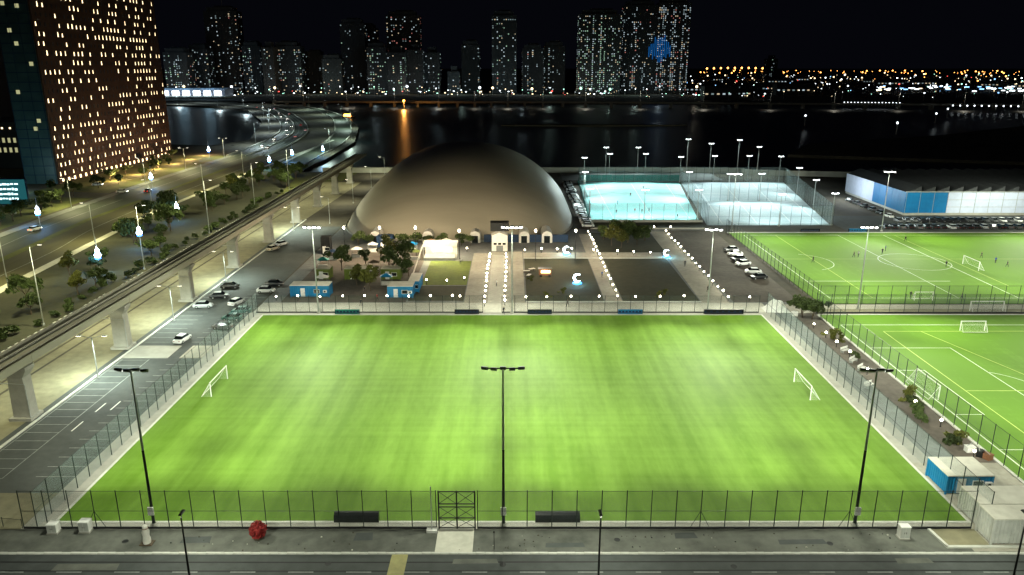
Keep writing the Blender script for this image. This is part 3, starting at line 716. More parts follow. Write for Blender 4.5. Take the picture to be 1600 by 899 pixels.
# ------------------------------------------------------------------ brown tower with lit openings
tw = thing('brown_tower', 'tall dark brown tower block dotted with warm lit openings', 'building', (-208, 347, 0))
MB().box(-15, 0, 0, 120, 0, 128).build('wall', 'tower_wall', tw)
MB().box(-15.2, -.4, -.9, -.002, 0, 128).build('glass_side', 'tower_glass', tw)
for k in range(31): MB().box(-15.3, -.3, -1.05, -.9, 3.9 + k * 4.1, 4.2 + k * 4.1).build('floor_band', 'navy', tw)
for k in range(4): MB().box(-15 + k * 4.7, -14.85 + k * 4.7, -1.12, -1.05, 0, 128).build('mullion', 'navy', tw)
MB().box(-.3, .4, -.9, 0, 0, 128).build('corner_fin', 'tower_wall', tw)
for k in range(2): light('side_fill', 'POINT', tw, (-4 - 8 * k, -30, 4), 5000, (.5, .85, .9), .6)  # bare lights added in front of the glass side to brighten it
for x, z in ((-6, 76), (-12, 77), (-9, 60.5), (-4, 52), (-12, 40), (-5, 27.5), (-7, 24), (-11, 66)):
    MB().box(x, x + 1.7, -1.10, -1.052, z, z + 1.7).build('lit_window', 'room_dim', tw)
wl_me = MB().add([(0, -.42, .0), (0, .42, .0), (0, .26, 1.7), (0, -.26, 1.7), (.16, -.55, -.12), (.16, .55, -.12), (.16, .36, 1.86), (.16, -.36, 1.86)],
                 [(0, 1, 2, 3)], 1).add([(.16, -.55, -.12), (.16, .55, -.12), (.16, .36, 1.86), (.16, -.36, 1.86), (0, -.42, 0), (0, .42, 0), (0, .26, 1.7), (0, -.26, 1.7), (0, -.55, -.12), (0, .55, -.12), (0, .36, 1.86), (0, -.36, 1.86)],
                 [(0, 1, 5, 4), (1, 2, 6, 5), (2, 3, 7, 6), (3, 0, 4, 7), (0, 8, 9, 1), (2, 10, 11, 3), (1, 9, 10, 2), (0, 3, 11, 8)], 0).mesh('window', ['tower_wall', 'room'])
dark = MB(); more_lit = MB(); nlit = 0; rt = random.Random(21)
for r_ in range(31):
    z = 3.2 + r_ * 4.1
    dens = .46 if r_ < 12 else .38
    for c in range(33):
        y = 1.6 + c * 3.6 + (1.5 if r_ % 2 else 0)
        if y > 118.5: continue
        if z < 92 and rt.random() < dens and nlit < 298 and not (8 < r_ < 12 and 13 < c < 21 and rt.random() < .8):
            o = inst('window', wl_me, tw, (.012, y + rt.uniform(-.12, .12), z)); o.scale = (1, rt.uniform(.95, 1.3), rt.uniform(.95, 1.25)); nlit += 1
        elif z < 96 and rt.random() < .16: more_lit.quad([(.13, y - .42, z), (.13, y + .42, z), (.13, y + .28, z + 1.75), (.13, y - .28, z + 1.75)])
        else: dark.box(.0, .10, y - .45, y + .45, z, z + 1.7)
stuff(dark.build('dark_windows', 'black_metal', tw)).location.x = .004
stuff(more_lit.build('small_lit_windows', 'room', tw))
for k in range(24): MB().box(.02, .2, 2.2 + k * 4.9, 3.4 + k * 4.9, .4, 1.9).build('ground_floor_lamp', 'room', tw)
for k in range(6): light('wall_fill', 'POINT', tw, (22, 8 + k * 21, 3), 7500, (1, .62, .32), .5)  # bare uplights added away from the tower to brighten its wall
ft = thing('dark_tower', 'dark tower block at the left edge behind the brown tower', 'building', (-372, 470, 0))
MB().box(0, 50, 0, 60, 0, 190).build('wall', 'tower_far', ft)
stw = MB(); rt = random.Random(5)
for i in range(11):
    for j in range(46):
        if rt.random() < .16: stw.box(2 + i * 4.3, 4.2 + i * 4.3, -.12, 0, 28 + j * 3.5, 29.6 + j * 3.5, 0 if rt.random() < .7 else 1)
stuff(stw.build('lit_windows', ['win_dim', 'win_warm'], ft)); 
po = thing('lit_podium', 'low podium building with rows of warm window lights behind the screen', 'building', (-330, 400, 0))
MB().box(0, 78, 0, 40, 0, 24).build('wall', 'tower_far_warm', po)
pw_me = MB().box(0, 1.3, -.15, 0, 0, 2.4).mesh('window', 'room_dim'); pw2 = MB().box(0, .8, -.15, 0, 0, .8).mesh('window', 'room')
for i in range(26):
    inst('window', pw_me, po, (3 + i * 2.9, 0, 13.5))
    inst('window', pw_me, po, (3 + i * 2.9, 0, 8.5))
for i in range(18): inst('window', pw2, po, (3 + i * 4.1, 0, 20.5))
# screen
sc_ = thing('led_screen', 'glowing teal screen with pale lines of text at the left edge', 'screen', (-209.5, 272, 0))
MB().box(0, 34, 0, .8, 3.5, 13).build('casing', 'navy', sc_)
MB().box(.3, 33.7, -.04, 0, 3.8, 12.7).build('display', 'screen_back', sc_)
rt = random.Random(3)
for r_ in range(4):
    mb = MB(); x = 12.0
    while x < 30.5 - r_ * .2:
        w = rt.uniform(.5, 1.5); zz = 10.6 - r_ * 1.75 - (.0)
        mb.box(x, x + w, -.07, -.042, zz + rt.uniform(-.1, .25), zz + rt.uniform(.5, .85)); x += w + rt.uniform(.12, .4)
    mb.build('text_line', 'screen_text', sc_)
for x in (6, 17, 28): MB().box(x - .25, x + .25, .2, .7, 0, 3.5).build('leg', 'galv', sc_)

# ------------------------------------------------------------------ air dome
dm = thing('air_dome', 'huge beige air-supported sports dome behind the park', 'dome', (-17.8, 288, 0))
A_, B_, Hh = 39.5, 60.5, 24.2
vs = []; N, M_ = 96, 26
for j in range(M_ + 1):
    t_ = 1 - (j / M_)
    for i in range(N):
        th_ = 2 * math.pi * i / N; ce, se = math.cos(th_), math.sin(th_)
        ex = .50 + .5 * (1 - t_) ** .8
        cx = math.copysign(abs(ce) ** ex, ce); sy = math.copysign(abs(se) ** ex, se)
        vs.append((A_ * cx * t_, B_ * sy * t_, Hh * (1 - t_ ** 2.15) ** .80))
fs = [(j * N + i, j * N + (i + 1) % N, (j + 1) * N + (i + 1) % N, (j + 1) * N + i) for j in range(M_) for i in range(N)]
dmb = MB().add(vs, fs); dmb.build('membrane', 'dome_cloth', dm, smooth=True)
MB().add([(A_ * 1.005 * math.copysign(abs(math.cos(t)) ** .50, math.cos(t)), B_ * 1.005 * math.copysign(abs(math.sin(t)) ** .50, math.sin(t)), z) for z in (0, .7) for t in [2 * math.pi * i / N for i in range(N)]],
         [(i, (i + 1) % N, N + (i + 1) % N, N + i) for i in range(N)]).build('anchor_skirt', 'concrete', dm)
# arched vestibules at the front
for x in (-24, -8, 6.5, 21.5, 28.5):
    vb = MB(); out = [(-1.6, 0), (-1.6, 2.4), (-1.1, 3.3), (0, 3.7), (1.1, 3.3), (1.6, 2.4), (1.6, 0)]
    k = len(out)
    vb.add([(a, 0, b) for a, b in out] + [(a, 9, b) for a, b in out], [tuple(range(k))] + [(i, i + 1, k + i + 1, k + i) for i in range(k - 1)])
    o = vb.build('entrance_vestibule', 'canvas', dm, (x, -62.5, 0))
    MB().box(-.9, .9, -.06, 0, 0, 2.2).build('door', 'glass_dark', o)
MB().box(9.2, 35, -61.6, -61.2, 0, 2.4).build('blue_hoarding', 'navy', dm)

# ------------------------------------------------------------------ trees and shrubs
def leaf_crown(rng, n, rx, ry, rz, zc, clumps=9, leaf=.42):
    cs = [(rng.gauss(0, .45), rng.gauss(0, .45), rng.gauss(0, .42), rng.uniform(.32, .55)) for _ in range(clumps)]
    mb = MB()
    for _ in range(n):
        c = rng.choice(cs); d = Vector((rng.gauss(0, 1), rng.gauss(0, 1), rng.gauss(0, 1))).normalized() * (c[3] * rng.random() ** .4)
        p = Vector(((c[0] + d.x) * rx, (c[1] + d.y) * ry, zc + (c[2] + d.z) * rz))
        q = Vector((rng.gauss(0, 1), rng.gauss(0, 1), rng.gauss(0, 1))).normalized(); t = q.orthogonal().normalized(); s = q.cross(t); l = leaf * rng.uniform(.6, 1.3)
        mb.quad([p - t * l, p + s * l * .5, p + t * l, p - s * l * .5])
    return mb
def trunk_mesh(rng, h, r):
    mb = MB().tube((0, 0, 0), (.08 * h * rng.uniform(-1, 1), 0, h * .6), r, r * .7, 7)
    for k in range(5):
        a = k * 1.26 + rng.random(); mb.tube((0, 0, h * .5), (math.cos(a) * h * .35, math.sin(a) * h * .35, h * rng.uniform(.85, 1.1)), r * .5, r * .15, 5)
    return mb
TREES = []
for k in range(4):
    rg = random.Random(40 + k); h = 3.0 + .4 * k
    TREES.append((trunk_mesh(rg, h, .16).mesh('trunk', 'bark'), leaf_crown(rg, 900, 2.6, 2.6, 1.9, h + .7, 11).mesh('crown', 'leaf_yellow' if k == 3 else 'leaf')))
def tree(label, x, y, kind=0, s=1.0, rz=0, group=None, name='tree'):
    t = thing(name, label, 'tree', (x, y, .05), rz, group); t.scale = (s, s, s)
    inst('trunk', TREES[kind][0], t); inst('crown', TREES[kind][1], t)
SHR = [(lambda rg: leaf_crown(rg, 420, 1.1, 1.1, .7, .75, 7, .22).mesh('foliage', m))(random.Random(70 + i)) for i, m in enumerate(('leaf', 'leaf_yellow', 'red_leaf'))]
stem_me = MB().tube((0, 0, 0), (.1, 0, .8), .05, .03, 5).tube((0, 0, .2), (-.4, .2, .9), .03, .015, 5).tube((0, 0, .2), (.3, -.3, .9), .03, .015, 5).mesh('stem', 'bark')
def shrub(label, x, y, kind=0, s=1.0, group=None, name='shrub'):
    t = thing(name, label, 'shrub', (x, y, .08), rnd.random() * 6, group); t.scale = (s, s, s)
    inst('foliage', SHR[kind], t); inst('stem', stem_me, t)
rg = random.Random(99)
for i in range(34):
    y = 118 + i * 7.6 + rg.uniform(-2, 2); x = -109 + rg.uniform(-8, 8) - (8 if y > 230 else 0)
    tree('%s leafy tree from the near end of the planting strip beside the boulevard' % ORD[i], x, y, rg.choice((0, 1, 2, 2, 3)), rg.uniform(.6, 1.1), rg.random() * 6, 'trees in the boulevard planting strip')
for i in range(10):
    y = 222 + i * 7 + rg.uniform(-2, 2); x = -113 + rg.uniform(-9, 9) - (7 if y > 230 else 0)
    tree('%s dense dark tree from the near end in the thicket behind the boulevard planting' % ORD[i], x, y, rg.choice((0, 1, 2)), rg.uniform(.9, 1.5), rg.random() * 6, 'trees in the boulevard planting strip')
for i in range(46):
    y = 112 + i * 4.6 + rg.uniform(-1, 1); x = -99.5 + rg.uniform(-1.5, 2.2)
    shrub('%s low dark shrub from the near end behind the painted kerb' % ORD[i], x, y, 0, rg.uniform(.9, 1.7), 'shrubs behind the painted kerb')
for i in range(14): tree('%s leafy tree from the near end in the forecourt under the brown tower' % ORD[i], -178 - rg.uniform(0, 22), 300 + i * 11, rg.choice((0, 1, 2)), rg.uniform(.8, 1.2), rg.random() * 6, 'forecourt trees under the brown tower')
for i in range(6): tree('%s dark tree from the near end on the lawn beside the glowing screen' % ORD[i], -172 - rg.uniform(0, 7), 250 + i * 9, rg.choice((0, 1, 2)), rg.uniform(.9, 1.3), rg.random() * 6, 'trees beside the screen')
for i in range(10): tree('%s tree from the near end on the verge between viaduct end and water' % ORD[i], -112 + rg.uniform(-6, 14), 330 + i * 6, rg.choice((0, 1, 2)), rg.uniform(.8, 1.2), rg.random() * 6, 'trees on the far verge')
for i, (x, y, k, s) in enumerate(((-38, 178, 3, .8), (-34, 174, 3, .9), (-31, 190, 2, 1.1), (-33.5, 199, 3, 1.2), (-29, 200, 2, 1.1), (-45, 193, 2, 1.1), (-26.5, 187, 1, .9), (-40, 200, 1, .8))):
    tree('%s park tree from the left among the market kiosks' % ORD[i], x, y, k, s, i, 'trees among the kiosks')
for i, (x, y, k, s) in enumerate(((28.5, 230, 1, .9), (30, 222, 3, .9), (32.5, 219, 3, .8), (33.2, 233, 2, .9), (35.5, 226, 2, 1.1), (37.6, 222, 0, .9), (38.6, 234, 1, .8), (41, 228, 1, 1.0))):
    tree('%s garden tree from the left on the dark lawn between dome and bright court' % ORD[i], x, y, k, s, i, 'trees on the garden lawn')
for i in range(9): tree('%s small dark tree from the left in the row along the dome front' % ORD[i], -46 + i * 4.3 + rg.uniform(-1, 1), 221.5 + rg.uniform(-.8, .8), rg.choice((0, 1, 2)), rg.uniform(.55, .8), i, 'trees in front of the dome')
for i, (x, y) in enumerate(((62.4, 154), (63, 156.2), (64, 152.6), (65.2, 155))): tree('%s dark bushy tree from the left at the corner where the paths meet' % ORD[i], x, y, 0, .75, i, 'trees at the path corner')
for i, (x, y, k, s) in enumerate(((63.6, 141, 1, 1.1), (64, 139, 1, .9), (63.4, 112, 1, 1.2), (64, 110, 0, 1.0), (62.6, 107, 0, 1.1), (62, 104, 0, .9), (64, 97.5, 1, 1.1), (62.4, 97, 0, 1.0), (63.4, 130, 0, .8))):
    shrub('%s shrub from the far end in the side bed by the right-hand pitch' % ORD[[0, 1, 3, 4, 5, 6, 7, 8, 2][i]], x, y, k, s * 1.15)
for i, (x, y) in enumerate(((5.0, 183), (8, 168), (12, 172), (34, 169), (36, 171))): shrub('%s small pale shrub from the left on the dark park lawns' % ORD[i], x, y, 1, .8, 'shrubs on the park lawns')
rb = thing('red_bush', 'round red flowering bush on the verge in front of the near fence', 'shrub', (-29, 74.9, .1)); rb.scale = (1.05, 1.0, 1.15)
leaf_crown(random.Random(4), 10, .1, .1, .1, .9); rbm = MB(); rgb_ = random.Random(12)
for _ in range(520):
    d_ = Vector((rgb_.gauss(0, 1), rgb_.gauss(0, 1), rgb_.gauss(0, 1))).normalized(); p_ = Vector((0, 0, .95)) + d_ * (.82 + rgb_.uniform(-.12, .12)); q_ = (d_ + Vector((rgb_.gauss(0, .6), rgb_.gauss(0, .6), rgb_.gauss(0, .6)))).normalized(); t_ = q_.orthogonal().normalized(); u_ = q_.cross(t_); rbm.quad([p_ - t_ * .17, p_ + u_ * .1, p_ + t_ * .17, p_ - u_ * .1])
rbm.ball((0, 0, .95), .66, 10)
rbm.build('foliage', 'red_leaf', rb); inst('stem', stem_me, rb); MB().lathe([(.55, 0), (.6, .15), (.3, .35)], 9).build('soil_mound', 'soil', rb)

# ------------------------------------------------------------------ things on the front verge
def cabinet(label, x, y, w, d, h, mat='white_paint'):
    t = thing('utility_cabinet', label, 'cabinet', (x, y, .1))
    MB().box(-w / 2 - .08, w / 2 + .08, -d / 2 - .08, d / 2 + .08, 0, .14).build('plinth', 'concrete', t)
    MB().box(-w / 2, w / 2, -d / 2, d / 2, .14, h - .08).build('case', mat, t)
    MB().taper(0, 0, h - .08, h, w / 2 + .06, d / 2 + .06, w / 2, d / 2).build('lid', 'white_paint', t)
    for s in (-1, 1): o = MB().box(-w / 4 + .02, w / 4 - .02, -.02, 0, .22, h - .14).build('door', 'container_grey', t, (s * w / 4, -d / 2 - .002, 0)); MB().box(-.02, .02, -.05, -.02, h * .45, h * .6).build('handle', 'black_metal', o, (-s * (w / 4 - .1), 0, 0))
cabinet('white utility cabinet at the left end of the near fence', -53.1, 76.1, 1.1, .9, 1.25)
cabinet('taller white utility cabinet, second from the left on the near verge', -49.5, 76.3, 1.15, .9, 1.45)
cabinet('lone white utility cabinet on the verge near the grey containers', 44.8, 75.0, 1.1, .8, 1.65)
sk = thing('wrapped_bundle', 'upright white wrapped bundle standing on the front verge', 'bundle', (-41.3, 73.9, .1))
MB().lathe([(.42, 0), (.46, .4), (.36, 1.0), (.42, 1.5), (.26, 2.0), (.30, 2.25), (.10, 2.42), (.01, 2.44)], 9).build('wrap', 'canvas', sk, smooth=True); MB().lathe([(.30, 1.92), (.33, 1.97), (.30, 2.02)], 9).build('tie', 'rust', sk); MB().box(-.7, .7, -.5, .5, 0, .12).build('pallet', 'bark', sk)
# containers and cabins
def ridged(x0, x1, y0, y1, z0, z1, step=.42, depth=.07):
    """corrugated box: wall line steps in and out"""
    pts = []
    def edge(a, b, nrm):
        a, b = Vector(a), Vector(b); L = (b - a).length; n = max(2, int(L / step)); nn = Vector(nrm)
        for i in range(n):
            for f, o in ((i / n, 0), ((i + .25) / n, 0), ((i + .35) / n, depth), ((i + .8) / n, depth), ((i + .9) / n, 0)): pts.append(a + (b - a) * f - nn * o)
    edge((x0, y0), (x1, y0), (0, -1)); edge((x1, y0), (x1, y1), (1, 0)); edge((x1, y1), (x0, y1), (0, 1)); edge((x0, y1), (x0, y0), (-1, 0))
    return MB().prism([(p.x, p.y) for p in pts], z0, z1)
def container(label, x, y, w, d, h, wall, roof, rz=0, units=True, name='site_container', door_side=-1, z=.12):
    t = thing(name, label, 'container', (x, y, z), rz)
    ridged(-w / 2, w / 2, -d / 2, d / 2, .15, h - .1).build('wall', wall, t)
    MB().box(-w / 2 - .08, w / 2 + .08, -d / 2 - .08, d / 2 + .08, h - .1, h + .04).build('roof', roof, t)
    for sx in (-1, 1):
        for sy in (-1, 1): MB().box(-.1, .1, -.1, .1, 0, h - .1).build('corner_post', wall, t, (sx * (w / 2 - .02), sy * (d / 2 - .02), 0))
    o = MB().box(-.5, .5, -.04, .0, .2, 2.2).build('door', 'white_paint', t, (-w * .18, -d / 2 - .012, 0)); MB().box(.32, .4, -.09, -.04, 1.05, 1.2).build('handle', 'black_metal', o)
    o = MB().box(-.7, .7, -.05, 0, 1.0, 1.95).build('window', 'white_paint', t, (w * .18, -d / 2 - .012, 0)); MB().box(-.6, .6, -.07, -.05, 1.08, 1.87).build('pane', 'glass_dark', o)
    if units: u = MB().box(-.42, .42, -.35, -.0, 1.2, 1.8).build('air_unit', 'white_paint', t, (w * .40, -d / 2 - .012, 0)); MB().lathe([(.22, 0), (.22, .03), (.02, .03)], 10).build('fan', 'black_metal', u, (0, -.352, 1.5)).rotation_euler = (R(90), 0, 0)
    return t
container('bright blue site cabin with cream roof beside the right-hand pitch', 57.5, 86.4, 5.7, 4.6, 2.65, 'cabin_blue', 'roof_cream')
container('cream-roofed grey container behind the nearer one on the corner platform', 60.3, 79.1, 11.6, 3.8, 3.0, 'container_grey', 'roof_cream', units=False)
container('nearest grey container with dark front at the bottom right corner', 60.0, 75.05, 12, 2.8, 3.3, 'container_grey', 'roof_cream', units=True)
setting(MB().box(48.8, 66.2, 73.0, 73.3, 0, .3).build('platform_kerb', 'kerb')); setting(MB().add([(48.4, 76.5, 0), (48.75, 76.5, 0), (49.1, 73.3, 0), (48.8, 73.0, 0), (48.4, 76.5, .3), (48.75, 76.5, .3), (49.1, 73.3, .3), (48.8, 73.0, .3)], [(4, 7, 6, 5), (0, 4, 5, 1), (3, 2, 6, 7), (0, 3, 7, 4), (1, 5, 6, 2)]).build('platform_kerb', 'kerb'))
setting(MB().prism([(48.75, 76.5), (49.1, 73.3), (53.8, 73.3), (53.8, 76.5)], .0, .22).build('corner_platform', 'sand'))
container('blue cabin at the left end of the promenade behind the far fence', -47.2, 170.5, 9, 3.4, 2.9, 'cabin_blue', 'roof_cream', z=.06)
container('blue cabin in front of the lit lawn behind the far fence', -26, 170.2, 5.8, 4, 2.9, 'cabin_blue', 'roof_cream', z=.06)
container('blue cabin set end-on behind the lit-lawn cabin', -23.4, 176.2, 2.4, 7, 2.9, 'cabin_blue', 'roof_cream', z=.06, units=False)
container('dark navy kiosk box at the foot of the dome', -37.4, 218, 4.4, 3, 4.0, 'navy', 'navy', z=.06, units=False)
container('tall dark booth beside the car park at the dome corner', -53.5, 212.5, 2.4, 2.4, 4.9, 'black_metal', 'black_metal', z=.06, units=False)
for i, (x, w, wd) in enumerate(((-47.6, 3.2, 'left'), (-39.4, 5.6, 'middle'), (-30.6, 4.8, 'right'))):
    container('%s one of the three olive green market kiosks' % wd, x, 185.3, w, 3.2, 2.9, 'kiosk_green', 'concrete_deck', z=.06, units=False)
# entrance pavilion at the head of the centre walk
pv = thing('entrance_pavilion', 'pale entrance pavilion with gabled top at the head of the centre walk', 'pavilion', (-3.6, 214.6, .06))
MB().box(-2.3, 2.3, 0, 3.5, 0, 4.6).build('wall', 'canvas', pv); MB().add([(-2.45, -.15, 4.6), (2.45, -.15, 4.6), (2.45, 3.6, 4.6), (-2.45, 3.6, 4.6), (0, -.15, 5.6), (0, 3.6, 5.6)], [(0, 1, 4), (1, 2, 5, 4), (2, 3, 5), (3, 0, 4, 5)]).build('roof', 'canvas', pv)
for x in (-1.3, 0, 1.3): MB().box(x - .45, x + .45, -.05, -.002, 1.9, 2.5).build('window', 'glass_dark', pv)
MB().box(-1.0, 1.0, -.05, -.002, .02, 1.7).build('door', 'paving_grey', pv); MB().box(-2.7, 2.7, 1.0, 4.4, 5.7, 8.2).build('upper_frame', 'black_metal', pv)
# lit stage
st = thing('lit_stage', 'brightly lit white stage with canopy beside the yellow-green lawn', 'stage', (-20, 203.6, .07))
MB().box(-4.6, 4.4, 0, 5.5, 0, .7).build('platform', 'canvas', st); MB().box(-4.6, 4.4, 5.3, 5.5, .7, 4.2).build('back_wall', 'canvas', st)
MB().add([(-4.9, -.4, 3.9), (4.7, -.4, 3.9), (4.7, 5.9, 4.4), (-4.9, 5.9, 4.4), (-4.9, -.4, 3.97), (4.7, -.4, 3.97), (4.7, 5.9, 4.47), (-4.9, 5.9, 4.47)], [(0, 3, 2, 1), (4, 5, 6, 7), (0, 1, 5, 4)]).build('canopy', 'canvas', st)
for x in (-4.6, 4.4): MB().tube((x, 0, .7), (x, 0, 3.9), .1, n=6).build('post', 'galv', st)
MB().box(-2.6, 2.8, 5.18, 5.3, 1.3, 3.6).build('light_screen', 'stage_glow', st)
MB().tube((-5.4, -22, .2), (-4.8, -.4, 3.9), .18, n=6).build('white_cable_cover', 'canvas', st)
for x in (-2.5, 2.5): light('stage_light', 'POINT', st, (x, 1.0, 3.6), 2600, (1, .86, .55), .3)

# ------------------------------------------------------------------ globe lamps along the walks
globe_me = MB().ball((0, 0, 1.15), .21, 9).mesh('globe', 'globe', True)
bpole_me = MB().tube((0, 0, 0), (0, 0, .9), .06, n=6).lathe([(.13, 0), (.13, .1), (.06, .16)], 7).mesh('pole', 'black_metal')
bcap_me = MB().lathe([(.12, .86), (.15, .9), (.12, .93)], 8).mesh('collar', 'black_metal')
def globe(label, x, y, s=1.0):
    t = thing('globe_lamp', label, 'lamp', (x, y, .07), 0, 'globe lamps along the park walks'); t.scale = (s, s, s)
    inst('pole', bpole_me, t); inst('globe', globe_me, t); inst('collar', bcap_me, t)
def row(desc, pts, s=1.0):
    for i, (x, y) in enumerate(pts): globe('%s globe lamp %s' % (ORD[i], desc), x + rnd.uniform(-.12, .12), y + rnd.uniform(-.25, .25), s * rnd.uniform(.82, 1.12))
row('from the pitch on the left edge of the centre walk', [(-6.3, 162 + i * 4.1) for i in range(12)])
row('from the pitch on the right edge of the centre walk', [(-1.6, 162.5 + i * 4.1) for i in range(12)])
row('from the pitch along the east walk', [(24.5, 167 + i * 4.4) for i in range(17)])
row('from the pitch along the garden walk', [(49.6 - .02 * i, 165.5 + i * 4.5) for i in range(17)])
row('from the left along the back of the promenade', [(-54.4 + 5.1 * i, 166.4) for i in range(9)] + [(-12, 166.4), (3.2, 165.8), (8, 165.9), (13.5, 165.9), (20, 165.9), (28.4, 165.9), (34, 166), (39.6, 166), (54.5, 165.6)])
row('from the left along the cross walk in front of the dome', [(-18, 214), (-13, 214), (3.8, 212.4), (8.5, 212.6), (13.2, 212.6), (17.4, 212.8), (23.6, 212), (30.2, 209.9), (34.8, 209.6), (39.4, 209.2)])
row('from the left in front of the yellow-green lawn', [(-21.2, 180), (-16.1, 180), (-12.0, 182.5)])
row('from the left along the terrace below the bright court', [(30.5 + 5.4 * i, 243.5) for i in range(5)])
row('from the far end in the side bed by the right-hand pitch', [(62.2, 147), (62.6, 141.5), (62.5, 136), (62.5, 131), (62.3, 122.5), (63.6, 109), (64.3, 103), (64.8, 99.4), (63.8, 93.6)])

for i, x in enumerate((-47, -37, -27, -14.5, 6.5, 17.5)):
    t = thing('added_park_lamp', '%s added tall park lamp from the left in front of the dome' % ORD[i], 'lamp', (x, 203 if x > -25 else 207, .07))  # lamps added to brighten the dome front and the park
    MB().tube((0, 0, 0), (0, 0, 8.2), .10, .06, 7).build('pole', 'black_metal', t); MB().lathe([(.10, 8.2), (.24, 8.35), (.24, 8.7), (.10, 8.85), (.01, 8.87)], 9).build('lantern', 'globe', t); MB().lathe([(.34, 8.87), (.1, 9.05), (.01, 9.07)], 9).build('cap', 'black_metal', t)
    light('lamp_light', 'POINT', t, (0, 0, 9.6), 9500, (1.0, .82, .56), .3)
# ------------------------------------------------------------------ light ornaments
def crescent(label, x, y, s=1.0, face=0):
    t = thing('crescent_light', label, 'light ornament', (x, y, .07), face); t.scale = (s * .85, s * .85, s * .85)
    mb = MB(); n = 18; o = []
    for k in range(n + 1): a = R(50 + 260 * k / n); o.append((1.15 * math.cos(a), 1.65 + 1.15 * math.sin(a)))
    for k in range(n + 1): a = R(300 - 240 * k / n); o.append((.28 + .90 * math.cos(a), 1.65 + .90 * math.sin(a)))
    m = len(o)
    mb.add([(a, -.15, b) for a, b in o] + [(a, .15, b) for a, b in o], [(k, k + 1, m - 2 - k, m - 1 - k) for k in range(n)] + [(m + k, 2 * m - 1 - k, 2 * m - 2 - k, m + k + 1) for k in range(n)] + [(k, (k + 1) % m, m + (k + 1) % m, m + k) for k in range(m)])
    mb.build('crescent', 'ornament', t); MB().lathe([(1.3, 0), (1.3, .25), (.5, .5)], 12).build('base', 'ornament_blue', t)
    light('ornament_light', 'POINT', t, (0, -1.0, 1.6), 700, (.25, .75, 1.0), .5)
crescent('glowing crescent moon ornament at the foot of the dome', 15.6, 210.6, 1.0)
crescent('glowing crescent moon ornament on the dark lawn right of the centre walk', 16.2, 180.5, 1.05)
crescent('glowing crescent moon ornament beside the garden walk', 43.7, 207.5, .9)
def pole_ornament(label, x, y, z=5.2, s=1.0):
    t = thing('light_ornament', label, 'light ornament', (x, y, .05)); t.scale = (s, s, s)
    MB().tube((0, 0, 0), (0, 0, z + 6.5), .10, .07, 7).build('pole', 'galv', t)
    MB().lathe([(.01, 0), (.7, .12), (1.0, .7), (.75, 1.25), (.34, 1.55), (.62, 2.0), (.58, 2.4), (.2, 2.75), (.10, 3.1), (.01, 3.5)], 10).build('lantern', 'ornament', t, (.0, -.15, z), smooth=True)
    MB().lathe([(.75, -.5), (.95, -.3), (.75, -.1)], 10).build('blue_ring', 'ornament_blue', t, (0, -.15, z))
    MB().lathe([(.55, 1.38), (.78, 1.5), (.55, 1.62)], 10).build('blue_ring', 'ornament_blue', t, (0, -.15, z))
    light('ornament_light', 'POINT', t, (0, -1.8, z + .8), 2200, (.12, .42, 1.0), .8)
for w, x, y in (('on the footway right of the screen', -160.2, 252), ('nearest in the boulevard planting strip', -108.2, 191.7), ('on the planting strip, second from the near end', -110.5, 219.5), ('third along the planting strip near the crossing', -116.2, 259),
                ('at the crossing below the brown tower', -160, 335), ('by the lagoon right of the brown tower', -178, 448), ('at the far end of the planting strip', -127, 398), ('at the start of the ramp road', -124, 430), ('beside the ramp road near the viaduct end', -112, 452)):
    pole_ornament('glowing blue-white lantern figure on a pole ' + w, x, y, 4.6, .85)

# ------------------------------------------------------------------ bright courts, shed
sheet('bright_court', [(27.5, 261), (65.5, 261), (77.6, 351), (31.4, 351)], .08, 'court_teal')
sheet('pale_courts', [(66.2, 252), (108, 252), (126, 350), (78.4, 350)], .08, 'court_lilac')
cl_ = setting(bpy.data.objects.new('court_lines', None)); COL.objects.link(cl_)
for y in (268, 284, 300, 316, 332, 346): line(cl_, 33 + (y - 261) * .05, y, 64 + (y - 261) * .13, y, 'white_paint', .16, .09)
for x in (36, 50, 63): line(cl_, x, 264, x + (x - 46) * .22 + 4, 348, 'white_paint', .16, .096)
for y in (256, 268, 284, 300, 318, 336): line(cl_, 69 + (y - 252) * .12, y, 106 + (y - 252) * .17, y, 'white_paint', .16, .09)
for x in (72, 84, 96, 105): line(cl_, x, 254, x + (x - 70) * .1 + 12, 347, 'white_paint', .16, .096)
fence('tall mesh fence on the left side of the bright court with teal windscreen', (27.2, 260.6), (31.0, 352), 6, 4.5, 'chain_link_lit', skirt=False)
fence('tall mesh fence at the near end of the bright court', (27.4, 260.4), (65.8, 260.4), 6, 4.3, 'chain_link_lit', skirt=False, mid=False)
fence('tall mesh fence at the far end of the bright court', (31.2, 352.2), (78, 352.2), 7, 4.3, 'chain_link_lit', skirt=False, mid=False)
fence('tall mesh fence between the bright court and the paler courts', (66.0, 252), (78.2, 352), 7, 4.0, 'chain_link_lit', skirt=False)
fence('tall mesh fence at the near end of the paler courts', (66.2, 251.0), (108, 251.0), 7, 3.4, 'chain_link_lit', skirt=False)
fence('tall mesh fence at the far end of the paler courts', (78.4, 352.2), (126, 350.6), 7, 3.6, 'chain_link_lit', skirt=False, mid=False)
fence('tall mesh fence on the right side of the paler courts', (108.4, 251), (126.4, 350.4), 7, 4.4, 'chain_link_lit', skirt=False)
fence('tall mesh fence across the middle of the paler courts', (72, 300), (117, 300), 7, 3.6, 'chain_link_lit', skirt=False, mid=False)
ws = thing('windscreen', 'teal windscreen cloth along the far and left edge of the bright court', 'windscreen')
for k in range(9): MB().box(0, 5.1, 0, .06, .3, 3.2).build('cloth_panel', 'teal_net', ws, (31.4 + k * 5.2, 352.6, 0))
